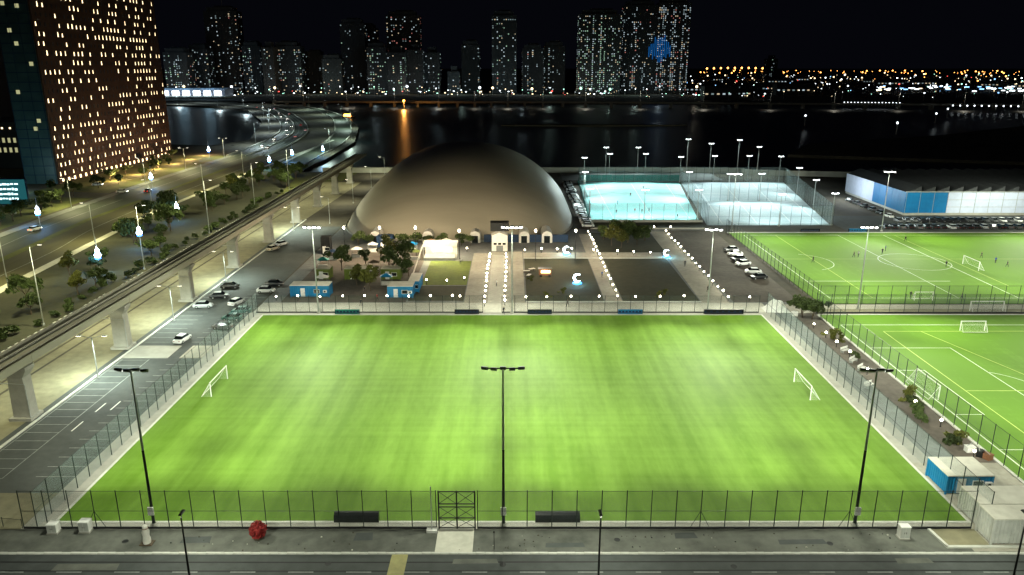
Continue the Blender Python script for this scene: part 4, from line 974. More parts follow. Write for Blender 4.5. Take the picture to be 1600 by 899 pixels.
for k in range(16): MB().box(0, 5.4, 0, .06, .3, 1.8).build('cloth_panel', 'teal_net', ws, (26.9 + k * .235, 261 + k * 5.65, 0), R(87.6))
setting(MB().box(26, 66, 245.6, 246.1, 0, .5).build('terrace_kerb', 'concrete')); setting(MB().box(26, 66, 257.2, 257.7, 0, .8).build('terrace_kerb', 'concrete'))
sheet('terrace_lawn', rect(26, 65.5, 246.2, 257.1), .06, 'lawn_dark')
CC = (.80, 1.0, .98)
def court_mast(label, x, y, h, aims=(), power=26000):
    return mast(label, x, y, h, aims, 3, -1, 2.4, power=power, size=120, color=CC, name='court_light', lensmat='lens_court', spill=0)
CP = 30000
for i, (x, y, h, aims) in enumerate(((33, 346, 12, [(42, 322, 0)]), (45.3, 353, 13, [(48, 330, 0)]), (62, 353, 13, [(58, 330, 0)]), (77.5, 349, 12, [(68, 326, 0), (88, 330, 0, .35)]),
        (29.5, 305, 11, [(42, 300, 0)]), (71.5, 305, 11, [(58, 302, 0), (86, 306, 0, .35)]), (27.2, 262, 11, [(38, 276, 0)]), (46, 259.5, 11, [(46, 276, 0)]), (64.5, 259.5, 11, [(56, 276, 0)]))):
    court_mast('%s court light counted from the far left round the bright court' % ORD[i], x, y, h, aims, CP)
for i, (x, y, h, aims) in enumerate(((94, 353, 12, [(94, 332, 0)]), (110, 353, 12, [(108, 332, 0)]), (124, 351, 12, [(114, 334, 0)]), (120.5, 318, 11, [(106, 310, 0)]), (114, 283, 11, [(102, 280, 0)]), (86.4, 300, 11, [(88, 284, 0)]), (99, 300, 11, [(100, 280, 0)]), (90, 250.4, 11, [(88, 266, 0, .8)]), (108.4, 252, 11, [(100, 268, 0, .8)]))):
    court_mast('%s court light counted from the far left round the paler courts' % ORD[i], x, y, h, aims, CP * .85)
for i, (x, y, h) in enumerate(((47, 381, 13), (63, 381, 13), (87.7, 381, 17), (99, 380, 15), (112, 377, 17), (121, 374, 14))):
    court_mast('%s tall light from the left along the sea wall' % ORD[i], x, y, h, [(x, y - 12, 0)], 15000)
# shed with sawtooth roof
sh = thing('sports_shed', 'long white shed with bright blue end and dark sawtooth roof', 'shed', (142, 270, 0))
W_ = 130
for k in range(26):
    MB().box(k * 5 + .03, k * 5 + 4.97, 0, .3, .9, 8.4).build('wall_panel', 'shed_blue' if k < 3 else 'shed_white', sh)
for k in range(10):
    MB().box(-.3, 0, .1 + k * 5, 4.97 + k * 5, .9, 8.4).build('side_panel', 'shed_blue' if k < 5 else 'shed_white', sh)
MB().box(.02, W_, .32, 50, 0, 8.2).build('core', 'container_grey', sh)
for z in (3.0, 5.6): MB().box(15.05, W_, -.06, 0, z, z + .12).build('wall_rail', 'galv', sh)
for k in range(26): MB().box(k * 5 - .06, k * 5 + .06, -.08, 0, .9, 8.4).build('pilaster', 'galv', sh)
MB().box(-.4, W_, -.1, .35, 0, .9).build('plinth', 'concrete', sh)
saw = MB().add([(0, 0, 0), (5.0, 0, 2.1), (5.0, 0, 0), (0, 50, 0), (5.0, 50, 2.1), (5.0, 50, 0)], [(0, 2, 1), (3, 4, 5), (0, 1, 4, 3), (1, 2, 5, 4)]).mesh('roof_bay', 'shed_roof')
for k in range(26): inst('roof_bay', saw, sh, (k * 5, 0, 8.42))
MB().box(-.45, W_, -.25, 0, 8.4, 8.75).build('gutter', 'galv', sh)
for k, (y, z) in enumerate(((24, 5.4), (13, 3), (30, 3.5))): light('wall_fill', 'POINT', sh, (-9, y + 4, 5.5), 2500, (.85, .95, 1.0), .4)

# ------------------------------------------------------------------ cars
def car_body():
    st_ = [(-2.15, .38, .62, .70), (-2.1, .28, .86, .82), (-1.2, .24, .96, .88), (0, .22, .96, .90), (1.1, .24, .92, .88), (1.95, .28, .74, .80), (2.15, .38, .58, .66)]
    vs = []; fs = []
    for x, zl, zh, hw in st_: vs += [(x, -hw * .9, zl), (x, -hw, (zl + zh) / 2), (x, -hw * .9, zh), (x, hw * .9, zh), (x, hw, (zl + zh) / 2), (x, hw * .9, zl)]
    n = len(st_)
    for i in range(n - 1):
        for k in range(6): fs.append((i * 6 + k, (i + 1) * 6 + k, (i + 1) * 6 + (k + 1) % 6, i * 6 + (k + 1) % 6)[::-1])
    fs += [tuple(range(6)), tuple(range((n - 1) * 6, n * 6))[::-1]]
    return MB().add(vs, fs)
body_me = {}; roof_me = {}
for nm in CAR_PAINT:
    body_me[nm] = car_body().mesh('body', CAR_PAINT[nm])
    roof_me[nm] = MB().taper(-.25, 0, 1.40, 1.46, .85, .64, .78, .58).mesh('roof', CAR_PAINT[nm])
glass_me = MB().taper(-.2, 0, .94, 1.41, 1.45, .80, .88, .65, dx=-.05).mesh('cabin_glass', 'glass_dark')
wheel_me = MB().tube((0, -.1, 0), (0, .1, 0), .32, n=12).tube((0, -.112, 0), (0, .112, 0), .18, n=8, mi=1).mesh('wheel', ['tyre', 'galv'])
hl_me = MB().box(-.03, .05, -.17, .17, -.07, .07).mesh('headlight', 'glass_dark'); hl_on = MB().box(-.03, .05, -.17, .17, -.07, .07).mesh('headlight', 'head_lamp')
tl_me = MB().box(-.05, .03, -.15, .15, -.07, .07).mesh('tail_light', 'car_red'); tl_on = MB().box(-.05, .03, -.15, .15, -.07, .07).mesh('tail_light', 'tail_lamp')
def car(label, x, y, rz, paint='white', s=1.0, on=False, z=.04, group=None):
    t = thing('parked_car' if not on else 'car', label, 'car', (x, y, z), rz, group); t.scale = (s, s, s * 1.05)
    inst('body', body_me[paint], t); inst('cabin_glass', glass_me, t); inst('roof', roof_me[paint], t)
    for wx in (-1.32, 1.32):
        for wy in (-.78, .78): inst('wheel', wheel_me, t, (wx, wy, .32))
    for wy in (-.55, .55): inst('headlight', hl_on if on else hl_me, t, (2.06, wy, .62)); inst('tail_light', tl_on if on else tl_me, t, (-2.1, wy, .68))
    if on: light('lamp_light', 'SPOT', t, (2.3, 0, .7), 260, (1, .95, .8), .1, (x + 12 * math.cos(rz), y + 12 * math.sin(rz), 0), 60)
    return t
def fixcar_light(t, rz):
    for c in t.children:
        if c.type == 'LIGHT': c.rotation_euler = (R(80), 0, R(-90))
rgc = random.Random(17)
for desc, x, y, rz, p in (('white car driving along the car park lane', -64.7, 139.5, R(82), 'white'), ('silver car parked on the left of the car park lane', -69.1, 161.1, R(8), 'silver'),
        ('black car parked behind the silver one by the viaduct', -68.2, 168.3, R(12), 'black'), ('dark car parked farthest in the left bays', -68.6, 176.5, R(5), 'black'), ('white car turning in the car park lane', -62.5, 163.5, R(70), 'white'),
        ('white estate car parked at the end by the left blue cabin', -58.8, 173, R(4), 'white'), ('black car parked behind the white estate car', -58.4, 178.5, R(2), 'black'), ('teal car parked beside the left pitch fence', -59.6, 152.4, R(178), 'green'),
        ('second teal car beside the left pitch fence', -59.2, 157.2, R(184), 'green'), ('grey car parked beside the left pitch fence', -59.6, 147.0, R(180), 'grey'), ('pale car parked by the reserve near the dome corner', -69.4, 222, R(60), 'silver'), ('beige car parked next to the pale car near the dome corner', -70.2, 216, R(62), 'beige')):
    car(desc, x, y, rz, p)
for i, (x, y, p) in enumerate(((63.6, 209.4, 'white'), (62.9, 203.5, 'black'), (62.6, 198.4, 'white'), (62.8, 190, 'white'), (62.6, 184.6, 'black'), (64, 214.5, 'grey'))):
    car('%s car from the far end on the gravel yard by the back pitch' % ORD[[1, 2, 3, 4, 5, 0][i]], x, y, R(rgc.uniform(160, 200)), p, z=.08)
for i in range(22):
    p = rgc.choice(('black', 'black', 'grey', 'grey', 'silver', 'black', 'black')); car('%s car from the left in the front row before the shed, %s' % (ORD[i], p), 124 + i * 2.75, 247 + rgc.uniform(-.3, .3), R(90 + rgc.uniform(-3, 3)), p, group='cars parked before the shed')
for i in range(18):
    p = rgc.choice(('black', 'black', 'grey', 'white', 'black', 'black', 'grey')); car('%s car from the left in the back row before the shed, %s' % (ORD[i], p), 134 + i * 2.75, 258 + rgc.uniform(-.3, .3), R(-90 + rgc.uniform(-3, 3)), p, group='cars parked before the shed')
for i in range(30):
    p = rgc.choice(('white', 'white', 'silver', 'beige', 'grey', 'black', 'white')); car('%s car from the near end in the row beside the dome, %s' % (ORD[i], p), 25.4 + rgc.uniform(-.3, .3) - (.0), 249 + i * 3.35, R(rgc.uniform(-8, 8)), p, z=.06, group='cars parked beside the dome')
for i in range(6): car('%s car from the near end parked along the side of the shed' % ORD[i], 134.5, 266 + i * 6.5, R(96), rgc.choice(('black', 'white', 'grey')), group='cars beside the shed')
sheet('shed_car_park', rect(110, 230, 241, 269), .04, 'asphalt')
for desc, x, y, rz, p in (('white car on the boulevard below the screen', -156.5, 243, R(80), 'white'), ('white car at the forecourt of the brown tower', -187, 340, R(10), 'white'), ('white van-like car waiting at the crossing below the tower', -166, 320, R(5), 'white'), ('dark car at the crossing on the boulevard', -156, 322, R(95), 'black'), ('white car on the curving road', -172, 640, R(102), 'white'), ('red-lit car braking on the far curving road', -330, 1000, R(130), 'grey'), ('car with headlights where the curve begins', -160, 500, R(-80), 'white')):
    t = car(desc, x, y, rz, p, 1.05, on=True, z=.09); fixcar_light(t, rz)

cv = ribbon_pts(mid, 10)
for i, (k, w, out) in enumerate(((8, 6, 0), (13, 7, 0), (17, 3.5, 0), (20, 6.8, 0), (23, 3.5, 0), (26, 7, 0), (29, 3.6, 0), (31, 6.8, 0), (34, 4, 0), (37, 7, 0), (40, 4, 0), (43, 7, 0), (15, -5, 1), (24, -4.8, 1), (33, -5, 1), (38, -2, 1))):
    p_ = cv[k]; d_ = (cv[k + 1] - cv[k]).normalized(); a_ = math.atan2(d_.y, d_.x); q_ = p_ + Vector((-d_.y, d_.x, 0)) * w
    t = car('%s car from the near end %s on the curving road' % (ORD[i if not out else i - 12], 'leaving with tail lights' if out else 'approaching with bright headlights'), q_.x, q_.y, a_ if out else a_ + math.pi, ('white', 'grey', 'silver')[i % 3], 1.05, on=True, z=.09, group='cars on the curving road'); fixcar_light(t, 0)
    for c_ in list(t.children):
        if c_.type == 'LIGHT': c_.data.energy = 900
# ------------------------------------------------------------------ people (one skinned body each)
def person_mesh(name, pose, top, legs):
    # joints: pelvis, chest, neck, head; arms; legs
    J = {'pel': (0, 0, .95), 'wai': (0, .01, 1.12), 'che': (0, 0, 1.36), 'nec': (0, .01, 1.50), 'hea': (0, .02, 1.60), 'top': (0, .02, 1.73)}
    a, b = pose
    for s, k in ((-1, 'l'), (1, 'r')):
        sw = a * s
        J['sh' + k] = (.19 * s, 0, 1.42); J['el' + k] = (.25 * s, -.10 * sw, 1.15); J['wr' + k] = (.26 * s, .10 - .22 * sw, .93); J['ha' + k] = (.25 * s, .13 - .26 * sw, .83)
        J['hi' + k] = (.10 * s, 0, .90); J['kn' + k] = (.11 * s, .20 * sw * b + .03, .50); J['an' + k] = (.11 * s, .28 * sw * b - .05, .08); J['to' + k] = (.12 * s, .28 * sw * b + .14, .04)
    E_ = [('pel', 'wai'), ('wai', 'che'), ('che', 'nec'), ('nec', 'hea'), ('hea', 'top')]
    for k in 'lr': E_ += [('che', 'sh' + k), ('sh' + k, 'el' + k), ('el' + k, 'wr' + k), ('wr' + k, 'ha' + k), ('pel', 'hi' + k), ('hi' + k, 'kn' + k), ('kn' + k, 'an' + k), ('an' + k, 'to' + k)]
    rad = {'pel': .14, 'wai': .125, 'che': .15, 'nec': .055, 'hea': .095, 'top': .07, 'sh': .065, 'el': .048, 'wr': .036, 'ha': .04, 'hi': .095, 'kn': .062, 'an': .045, 'to': .038}
    keys = list(J); me = bpy.data.meshes.new(name); me.from_pydata([J[k] for k in keys], [(keys.index(p), keys.index(q)) for p, q in E_], [])
    o = bpy.data.objects.new(name, me); COL.objects.link(o)
    m = o.modifiers.new('skin', 'SKIN'); sv = me.skin_vertices[0].data
    for i, k in enumerate(keys): r_ = rad.get(k, rad.get(k[:2], .05)); sv[i].radius = (r_, r_); sv[i].use_root = (k == 'pel')
    o.modifiers.new('sub', 'SUBSURF').levels = 1
    dg = bpy.context.evaluated_depsgraph_get(); out = bpy.data.meshes.new_from_object(o.evaluated_get(dg)); out.name = 'person'
    bpy.data.objects.remove(o)
    out.materials.clear()
    for mm in (top, legs, 'skin', 'hair'): out.materials.append(MATS[mm])
    for p in out.polygons:
        c = p.center; p.use_smooth = True
        p.material_index = 3 if c.z > 1.64 else (2 if c.z > 1.47 else (2 if abs(c.x) > .21 and c.z < 1.12 else (0 if c.z > .95 else 1)))
    return out
PEOPLE = [person_mesh('p', (.9, 1), 'cloth_dark', 'cloth_dark'), person_mesh('p', (-.5, .8), 'cloth_white', 'cloth_dark'), person_mesh('p', (.3, .4), 'cloth_blue', 'cloth_dark'), person_mesh('p', (-.9, 1.1), 'cloth_red', 'cloth_dark')]
def person(label, x, y, k=0, rz=0.0, z=.13, s=1.03):
    o = inst('person', PEOPLE[k], None, (x, y, z), rz); o.scale = (s, s, s); tag(o, label, 'person')
for desc, x, y, k in (('person in dark kit, farthest left on the back pitch', 82.7, 201.1, 0), ('person in dark kit left of a close companion on the back pitch', 96.4, 206.9, 0), ('person in white top beside a darker companion on the back pitch', 98.0, 207.6, 1), ('person in dark kit right of the mast top on the back pitch', 106.2, 210.7, 0),
        ('person in blue top just behind another right of the mast', 109, 214.6, 2), ('person in dark kit farthest back on the back pitch', 121, 227, 0), ('person in dark kit by the white goal on the back pitch', 116.6, 196.3, 0), ('person in dark kit right of the goal, farthest of three', 132, 206.2, 0), ('person in blue top right of the goal, middle of three', 132.4, 200.4, 2), ('person in dark kit right of the goal, nearest of three', 133, 196.3, 0),
        ('person standing inside the near fence of the back pitch', 92.6, 167.8, 0), ('person standing right of the small goal by the near fence', 104, 166.8, 0)):
    person(desc, x, y, k, rnd.random() * 6)
for desc, x, y, k in (('person in dark clothes at the near left of the bright court', 38.1, 272, 0), ('person in red top mid-stride on the bright court', 45.2, 274.5, 3), ('person in dark clothes next to the one in mid-stride', 47.6, 273.3, 0), ('person in dark clothes right of the near group on the bright court', 50.6, 275.8, 0), ('person in dark clothes in the middle of the bright court', 48.9, 309.9, 0), ('person in dark clothes at the far side of the bright court', 57.3, 328.3, 0), ('person in blue on the left of the bright court', 41.2, 291.9, 2), ('person at the near right corner of the bright court', 58.5, 263.4, 0)):
    person(desc, x, y, k, rnd.random() * 6, .09)
for desc, x, y, k in (('person in dark clothes walking on the garden walk', 46.6, 197, 0), ('person in dark clothes near the pitch end of the garden walk', 46.8, 173, 0), ('person in dark clothes on the promenade left of the centre walk', -34, 162, 0), ('person in dark clothes on the promenade by the right lawn', 12.5, 161.5, 0), ('person in white on the centre walk', -3.8, 178, 1), ('person in dark clothes at the far touchline right of the centre walk', -1.8, 156.2, 0), ('person in blue on the east walk', 23, 186, 2), ('person in dark clothes by the market kiosks', -35, 172, 0), ('person in red by the blue cabin', -31, 166, 3), ('person in white near the stage', -14, 199, 1)):
    person(desc, x, y, k, rnd.random() * 6, .08)

# market clutter: small stalls and benches on the lawns and yard
def stall(label, x, y, mat, rz=0):
    t = thing('market_stall', label, 'stall', (x, y, .08), rz)
    for sx in (-1.3, 1.3):
        for sy in (-.9, .9): MB().tube((sx, sy, 0), (sx, sy, 2.2), .04, n=5).build('pole', 'galv', t)
    MB().add([(-1.5, -1.1, 2.2), (1.5, -1.1, 2.2), (1.5, 1.1, 2.2), (-1.5, 1.1, 2.2), (0, 0, 2.95)], [(0, 1, 4), (1, 2, 4), (2, 3, 4), (3, 0, 4)]).build('canopy', mat, t)
    MB().box(-1.2, 1.2, -.8, -.3, 0, .95).build('counter', 'canvas', t)
for w, x, y, m in (('dark', -50, 205, 'navy'), ('pale', -44, 208, 'canvas'), ('olive', -33, 208, 'kiosk_green'), ('blue', -29, 214.5, 'cabin_blue'), ('rusty', -24, 218.5, 'rust'), ('beige', -19.5, 219, 'canvas'), ('teal', -50.5, 196, 'teal_net'), ('white', -46.5, 178.5, 'canvas'), ('brown', -36.5, 193, 'bark'), ('sky-blue', -31, 179.5, 'cabin_blue'), ('grey', -40.5, 214, 'container_grey'), ('moss-green', -27, 205, 'kiosk_green')):
    stall('small %s canopied stall in the yard before the dome' % w, x, y, m)
bb = thing('food_cart', 'small lit food cart on the dark lawn right of the centre walk', 'cart', (8.5, 187, .08))
MB().box(-1.6, 1.6, -.8, .8, .5, 2.1).build('body', 'rust', bb); MB().box(-1.1, 1.3, -.84, -.8, 1.1, 1.8).build('hatch', 'room', bb); MB().box(-1.8, 1.8, -1.0, 1.0, 2.1, 2.25).build('roof', 'black_metal', bb)
for sx in (-1.1, 1.1): MB().tube((sx, -.85, .35), (sx, -.7, .35), .35, n=10).build('wheel', 'tyre', bb)
light('hatch_light', 'POINT', bb, (0, -1.4, 1.7), 220, (1, .7, .35), .2)
for i, (x, y) in enumerate(((3.8, 190), (5.2, 192), (4.3, 186))):
    t = thing('picnic_table', '%s dark picnic table beside the food cart' % ORD[i], 'table', (x, y, .08), i * .6)
    MB().box(-.9, .9, -.4, .4, .70, .76).build('top', 'canvas', t)
    for sy in (-.75, .75): MB().box(-.9, .9, sy - .14, sy + .14, .42, .47).build('bench', 'bark', t)
    for sx in (-.6, .6): MB().box(sx - .05, sx + .05, -.7, .7, .0, .08).build('foot', 'black_metal', t); MB().box(sx - .05, sx + .05, -.05, .05, .08, .70).build('leg', 'black_metal', t)
for i, (x, y, r_) in enumerate(((62.4, 128.6, 40), (62.2, 124.8, 40), (60.2, 117.4, 30), (63, 133.6, 30))):
    t = thing('garden_bench', '%s white slatted bench from the far end on the side path' % ORD[[1, 2, 3, 0][i]], 'bench', (x, y, .08), R(r_))
    for k in range(4): MB().box(-1, 1, -.3 + k * .16, -.18 + k * .16, .42, .47).build('slat', 'white_paint', t)
    for k in range(3): MB().box(-1, 1, .34, .39, .55 + k * .16, .66 + k * .16).build('back_slat', 'white_paint', t)
    for sx in (-.85, .85): MB().box(sx - .04, sx + .04, -.28, .34, 0, .42).build('leg', 'galv', t); MB().box(sx - .04, sx + .04, .39, .44, .3, 1.0).build('back_post', 'galv', t)
for i, (x, y, m, w) in enumerate(((64.2, 95.2, 'white_paint', 'white'), (64.9, 94.0, 'black_metal', 'black'), (65.4, 93.2, 'rust', 'rusty'), (61.2, 155.3, 'white_paint', 'pale'))):
    t = thing('stored_crate', '%s crate of stored gear %s' % (w, 'behind the blue site cabin' if i < 3 else 'at the corner where the paths meet'), 'crate', (x, y, .08), i)
    MB().box(-.6, .6, -.45, .45, 0, .75).build('box', m, t); MB().box(-.65, .65, -.5, .5, .75, .83).build('lid', m, t); MB().tube((-.4, .1, .83), (.5, .3, 1.3), .05, n=5).build('loose_pipe', 'galv', t)
tp = thing('white_tarpaulin', 'crumpled white tarpaulin heap at the corner of the main pitch', 'tarpaulin', (58.5, 159.5, .06))
rq = random.Random(8); vs = []; 
for j in range(9):
    for i in range(9):
        u, v = i / 8 - .5, j / 8 - .5; vs.append((u * 5.5, v * 4.5, max(0, 2.2 * (1 - (abs(u) * 2) ** 2) * (1 - (abs(v) * 2) ** 2) * rq.uniform(.55, 1.25))))
MB().add(vs, [(j * 9 + i, j * 9 + i + 1, (j + 1) * 9 + i + 1, (j + 1) * 9 + i) for j in range(8) for i in range(8)]).build('sheet', 'white_paint', tp)

# ------------------------------------------------------------------ far shore: bridge, skyline, lights
br = thing('low_bridge', 'long low lit bridge across the dark water', 'bridge', (0, 0, 0))
bp = [(-330, 1078), (-100, 1062), (100, 1055), (420, 1012), (700, 985)]
ribbon(MB(), bp, -6, 6, 3.2, 4.6).build('deck', 'concrete', br); ribbon(MB(), bp, -6.4, -5.95, 4.6, 5.7).build('parapet', 'concrete', br)
for k, p_ in enumerate(ribbon_pts(bp, 8)): MB().box(-1.5, 1.5, -4, 4, -3.2, 3.2).build('pier', 'concrete', br, (p_.x, p_.y, 0))
for k, p_ in enumerate(ribbon_pts(bp, 4)): street_lamp('%s lamp from the left on the low bridge across the water' % ORD[k], p_.x, p_.y, 15, ((0, -1),), 9000 if k % 2 else 16000, z=4.6, color=(1, .93, .75), lens='far_warm')
ol = thing('orange_beacon', 'strong orange lamp on a post at the bridge reflected in the water', 'lamp', (-142, 1020, -2))
MB().tube((0, 0, 0), (0, 0, 9), .4, .3, 8).build('post', 'concrete', ol); MB().ball((0, 0, 10), 1.5, 8).build('lamp', 'fire_orange', ol, smooth=True); light('lamp_light', 'POINT', ol, (0, -4, 10), 34000, (1, .40, .08), 1.2)
bo = thing('lit_boat', 'small boat glowing orange on the dark water left of the beacon', 'boat', (-176, 830, -2.2))
MB().add([(-7, 0, .6), (-6, -2, 1.8), (6, -2.2, 1.6), (9, 0, 2.2), (6, 2.2, 1.6), (-6, 2, 1.8), (-5, 0, -.4), (6, 0, -.4)], [(0, 1, 6), (1, 2, 7, 6), (2, 3, 7), (3, 4, 7), (4, 5, 6, 7), (5, 0, 6), (0, 5, 4, 3, 2, 1)]).build('hull', 'bark', bo)
MB().taper(-1, 0, 1.7, 4.6, 4, 1.6, 3.2, 1.3).build('cabin', 'fire_orange', bo); MB().tube((3, 0, 1.7), (3, 0, 8), .12, n=5).build('boat_pole', 'galv', bo)

WIN = ['win_dim', 'win_cool', 'win_warm', 'win_green', 'win_red']
def tower(label, x0, x1, h, y, depth=32, lit=.2, mix=(5, 3, 1.5, 1, .2), wall='tower_far', crown=0, seed=0, step=4.2, cap=None, bands=()):
    """far high-rise: slab with floor slabs, roof plant and lit rooms"""
    t = thing('high_rise', label, 'building', ((x0 + x1) / 2, y, 0)); w = x1 - x0; r_ = random.Random(seed * 13 + 5)
    MB().box(-w / 2, w / 2, 0, depth, 0, h).build('wall', wall, t)
    MB().box(-w * .22, w * .28, depth * .2, depth * .8, h, h + 10 + crown).build('roof_plant', wall, t)
    if w > 34: MB().box(-w * .42, w * .38, 2, depth - 3, h, h + 7).build('upper_tier', wall, t)
    if cap: MB().tube((0, depth / 2, h + 4), (0, depth / 2, h + cap), .8, .2, 5).build('spire', 'galv', t)
    pf = MB()
    nx = max(2, int(w / step)); nz = int((h - 6) / 3.7); sx = w / nx
    for k in range(nx + 1): pf.box(-w / 2 + k * sx - .25, -w / 2 + k * sx + .25, -.5, 0, 0, h)
    stuff(pf.build('facade_fins', wall, t))
    wb = MB(); col_p = [r_.choice((.1, .3, .7, 1, 1.5, 2.6)) for _ in range(nx)]
    for i in range(nx):
        for k in range(nz):
            pr_ = .62 * lit * col_p[i] * (1.4 if k < nz * .3 else 1)
            if any(a <= k / nz <= b for a, b in bands): pr_ = .7
            if r_.random() < pr_:
                mi = r_.choices(range(5), mix)[0]; a = -w / 2 + i * sx + sx * r_.uniform(.15, .3); b = a + sx * r_.uniform(.3, .55)
                wb.box(a, b, -.2, 0, 6 + k * 3.7, 6 + k * 3.7 + r_.uniform(1.2, 1.9), mi)
    for k in range(nz):
        for j in range(int(depth / step)):
            if r_.random() < lit * .4: 
                sxd = 1 if x0 < 0 else -1
                xx = sxd * w / 2; yy = j * step + 1
                wb.box(min(xx, xx + sxd * .2), max(xx, xx + sxd * .2), yy, yy + 1.9, 6 + k * 3.7, 7.5 + k * 3.7, r_.choices(range(5), mix)[0])
    stuff(wb.build('lit_windows', WIN, t)); return t
# bearing and elevation read off the photograph -> metres at the tower's real distance
def tx(px, y): return (px - 800) / 1180 * (y * .9595 + 14.6)
def th(py, y): return 52 + y * math.tan(math.atan((449.5 - py) / 1180) - R(16.36))
SKY = [(262, 298, 82, 1480, .30, 'wide pale lit block left of the tall left tower', {}), (300, 331, 76, 1540, .25, 'block with lit roof edge next to the tall left tower', {'bands': ((.97, 1),)}), (331, 381, 17, 1600, .20, 'tall dark slender tower with a spire in the left skyline', {'cap': 60, 'wall': 'tower_far_warm', 'mix': (4, 2, 3, 0, .5)}),
       (384, 412, 72, 1560, .28, 'blue-grey block just right of the tall left tower', {}), (414, 432, 74, 1480, .2, 'narrow dark block, second right of the tall left tower', {'wall': 'tower_far_warm'}), (433, 474, 72, 1520, .25, 'block with lit columns in the left skyline', {}), (478, 508, 86, 1600, .18, 'dim lower block left of the twin dark towers', {'wall': 'tower_far_warm'}), (506, 536, 92, 1500, .2, 'small dim block in front of the twin dark towers', {'mix': (3, 1, 4, 1, .2)}),
       (537, 574, 36, 1580, .12, 'dark tall tower left of the red-lit one', {'cap': 14}), (560, 592, 44, 1640, .13, 'dark tower with one bright sign between neighbours', {}), (608, 659, 24, 1580, .26, 'tower with reddish lit crown in the middle-left skyline', {'mix': (3, 3, 2, 0, 3), 'wall': 'tower_far_warm'}),
       (576, 606, 74, 1480, .26, 'greenish lit block below the red-lit tower', {'mix': (2, 1, 1, 4, 0)}), (607, 634, 82, 1460, .30, 'greenish block with bright base below the red-lit tower', {'mix': (2, 1, 1, 4, 0)}), (636, 662, 78, 1500, .22, 'dim block right of the greenish blocks', {}), (662, 688, 82, 1520, .25, 'bluish lower block at the end of the middle-left skyline', {'mix': (3, 3, 0, 1, 0)}),
       (700, 718, 112, 1500, .2, 'low block alone on the shore left of the slim tower', {}), (722, 750, 70, 1560, .13, 'dark twin block left of the slim pale tower', {}), (769, 807, 24, 1520, .22, 'slim pale tower standing alone at the centre of the skyline', {'bands': ((.92, .95),)}), (816, 848, 76, 1540, .25, 'left half of the low paired blocks right of the slim tower', {}), (849, 882, 72, 1560, .22, 'right half of the low paired blocks right of the slim tower', {}),
       (902, 968, 22, 1480, .52, 'broad tower densely dotted with greenish lit windows', {'mix': (1, 4, 2, 4, 0), 'step': 3.6}), (970, 1022, 8, 1540, .36, 'left part of the tallest dark tower block in the skyline', {'mix': (3, 4, 2, 0, 1), 'step': 3.8}), (1023, 1072, 4, 1540, .40, 'right part of the tallest dark tower block in the skyline', {'mix': (3, 4, 2, 0, 1), 'step': 3.8}),
       (1196, 1212, 92, 2400, .2, 'small lone far tower over the lights on the right', {})]
for i, (a, b, yt, Y, lit, lab, kw) in enumerate(SKY): tower(lab, tx(a, Y), tx(b, Y), th(yt, Y), Y, lit=lit, seed=i, **kw)
ls = thing('led_facade', 'blue glowing light panel on the tallest tower block', 'light panel', (tx(1010, 1539), 1539.4, th(104, 1539)))
for k in range(12): MB().box(k * 3.7, k * 3.7 + 1.9, -1.2, -.9, 8 + 14 * abs(k - 6) / 6 + rnd.uniform(-6, 6), 58 - 16 * abs(k - 6) / 6 + rnd.uniform(-6, 6)).build('light_strip', 'led_blue', ls)
tw2 = random.Random(31)
# street lights at the foot of the skyline
for i in range(40):
    x = -660 + i * 26 + tw2.uniform(-8, 8); y = 1440 + tw2.uniform(-40, 10)
    t = thing('shore_lamp', '%s bright lamp from the left along the foot of the skyline' % ORD[i], 'lamp', (x, y, .6), 0, 'lamps along the far waterfront')
    hh = tw2.uniform(7, 14); MB().tube((0, 0, 0), (0, 0, hh), .3, .2, 5).build('pole', 'galv', t)
    s_ = tw2.choice((.8, 1.0, 1.5, 2.2)); MB().ball((0, 0, hh + s_), s_, 7).build('lamp', tw2.choice(('far_white', 'far_white', 'far_warm', 'far_green', 'far_white')), t)
    if i % 2 == 0: light('lamp_light', 'POINT', t, (0, 4, hh + 4), 8000, tw2.choice(((.7, .9, 1), (.7, 1, .9), (1, .9, .7))), 1.5)
# lit marina quay at the left
qy = thing('marina_quay', 'brightly lit white quay building left of the curving road', 'building', (-640, 1330, 0))
MB().box(0, 150, 0, 40, 0, 14).build('wall', 'shed_white', qy); MB().box(-10, 165, -30, 46, 14, 15.5).build('roof', 'shed_white', qy); MB().box(-20, 170, -60, 0, -2, 3).build('quay_deck', 'paving_pale', qy)
for k in range(8): MB().box(6 + k * 18, 18 + k * 18, -.4, 0, 3, 11).build('window', 'far_white', qy)
for k in range(4): light('quay_light', 'POINT', qy, (10 + k * 42, -40, 26), 14000, (.45, .78, 1.0), 7)
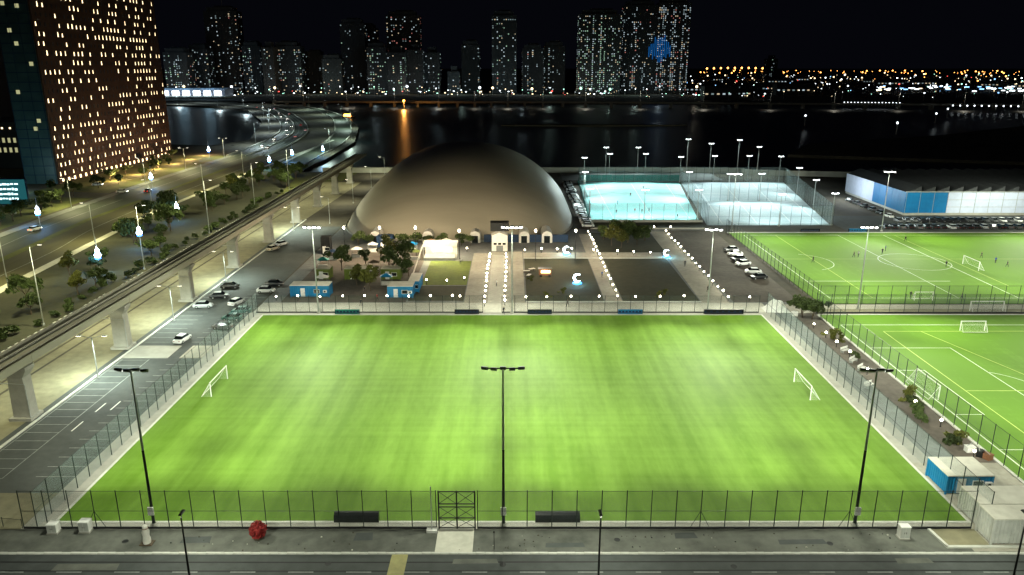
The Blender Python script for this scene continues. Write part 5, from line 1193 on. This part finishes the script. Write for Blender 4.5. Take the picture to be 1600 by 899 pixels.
# lamps of the roads and quays far to the right
def far_lamp(label, x, y, z, r, m, group):
    t = thing('far_lamp', label, 'lamp', (x, y, .6), 0, group); MB().tube((0, 0, 0), (0, 0, z), .35, .25, 5).build('pole', 'galv', t); MB().ball((0, 0, z + r), r, 7).build('lamp', m, t)
for i in range(10): far_lamp('%s orange lamp from the left in the bright row on the right horizon' % ORD[i], 744 + i * 26.5, 3000, 38 + 2.5 * math.sin(i / 9 * 3.14), 3.4, 'far_orange', 'orange lamps in a row on the horizon')
for i in range(17): far_lamp('%s blue-white lamp from the left along the far straight quay' % ORD[i], 445 + i * 4.2, 1040 - i * .9, 4, .55, 'far_white', 'lamps along the far quay')
for i in range(18): far_lamp('%s white lamp from the left in the row at the far right edge' % ORD[i], 540 + i * 7.6, 950 - i * 2.0, 4, .8, 'far_white', 'lamps at the far right edge')
for i, (x, y) in enumerate(((262, 690), (395, 720), (300, 600), (420, 610), (490, 690), (505, 640), (560, 720), (450, 800))): far_lamp('%s lone white lamp on the dark ground beyond the shed' % ORD[i], x, y, 8, .8, 'far_white', 'lamps on the dark ground')
fl = MB(); r6 = random.Random(66); FM = ['far_orange', 'far_white', 'far_warm', 'far_blue', 'far_green', 'far_red']
for i in range(330):
    band = r6.random()
    if band < .42: y = r6.uniform(2900, 4300); ms = (9, .6, 1.6, 0, .1, .1)
    elif band < .78: y = r6.uniform(1850, 3000); ms = (1.2, 4, 3, .8, .4, .2)
    else: y = r6.uniform(1180, 1900); ms = (.2, 3, 2, 1.2, .6, .3)
    k_ = r6.choice((.24, .30, .36, .41, .47, .52, .58, .63, .68)); x = y * (k_ + r6.gauss(0, .022))
    m = r6.choices(range(6), ms)[0]
    rr = y / 1500 * r6.choice((.35, .45, .6, .95)); zz = r6.uniform(4, 14) + (16 if m == 0 else 0)
    fl.taper(x, y, zz, zz + 2 * rr, rr, rr, rr * .8, rr * .8, m); fl.box(x - .2, x + .2, y - .2, y + .2, .6, zz, 6)
for i in range(60):
    y = 1500 + r6.random() * 300; x = y * r6.uniform(.47, .70); zz = r6.uniform(3, 9); rr = r6.uniform(.8, 1.8); fl.box(x - rr * 3, x + rr * 3, y, y + 1, zz, zz + rr * 1.2, r6.choice((1, 1, 3, 2))); fl.box(x - .2, x + .2, y + .2, y + .6, .6, zz, 6)
for i in range(170):
    x = r6.uniform(-640, 420); y = 1400 + r6.uniform(-60, 60) - (x > 200) * 120; rr = r6.choice((.4, .6, .8, 1.2)); zz = r6.uniform(2, 9)
    fl.box(x - rr, x + rr, y, y + .6, zz, zz + rr, r6.choice((1, 1, 2, 2, 4, 5 if r6.random() < .3 else 1))); fl.box(x - .15, x + .15, y + .1, y + .4, .6, zz, 6)
stuff(fl.build('city_lights', FM + ['galv']))['label'] = 'mass of orange and white city lights along the far right horizon'
# low dark buildings among the far right lights
for i in range(16):
    y = 1250 + i * 95 + r6.uniform(-40, 40); x = y * r6.uniform(.24, .66); w = r6.uniform(30, 90); h = r6.uniform(6, 20)
    t = thing('far_building', '%s low dark building by distance among the far right lights' % ORD[i], 'building', (x, y, .6), 0, 'low buildings among the far lights')
    MB().box(-w / 2, w / 2, 0, 25, 0, h).build('wall', 'tower_far', t); MB().box(-w / 2 - .6, w / 2 + .6, -.6, 25.6, h, h + .8).build('roof', 'shed_roof', t)
    for k in range(int(w / 9)): MB().box(-w / 2 + 2 + k * 9, -w / 2 + 6 + k * 9, -.3, 0, h * .4, h * .4 + 2).build('window', r6.choice(('win_cool', 'win_warm', 'win_dim')), t)
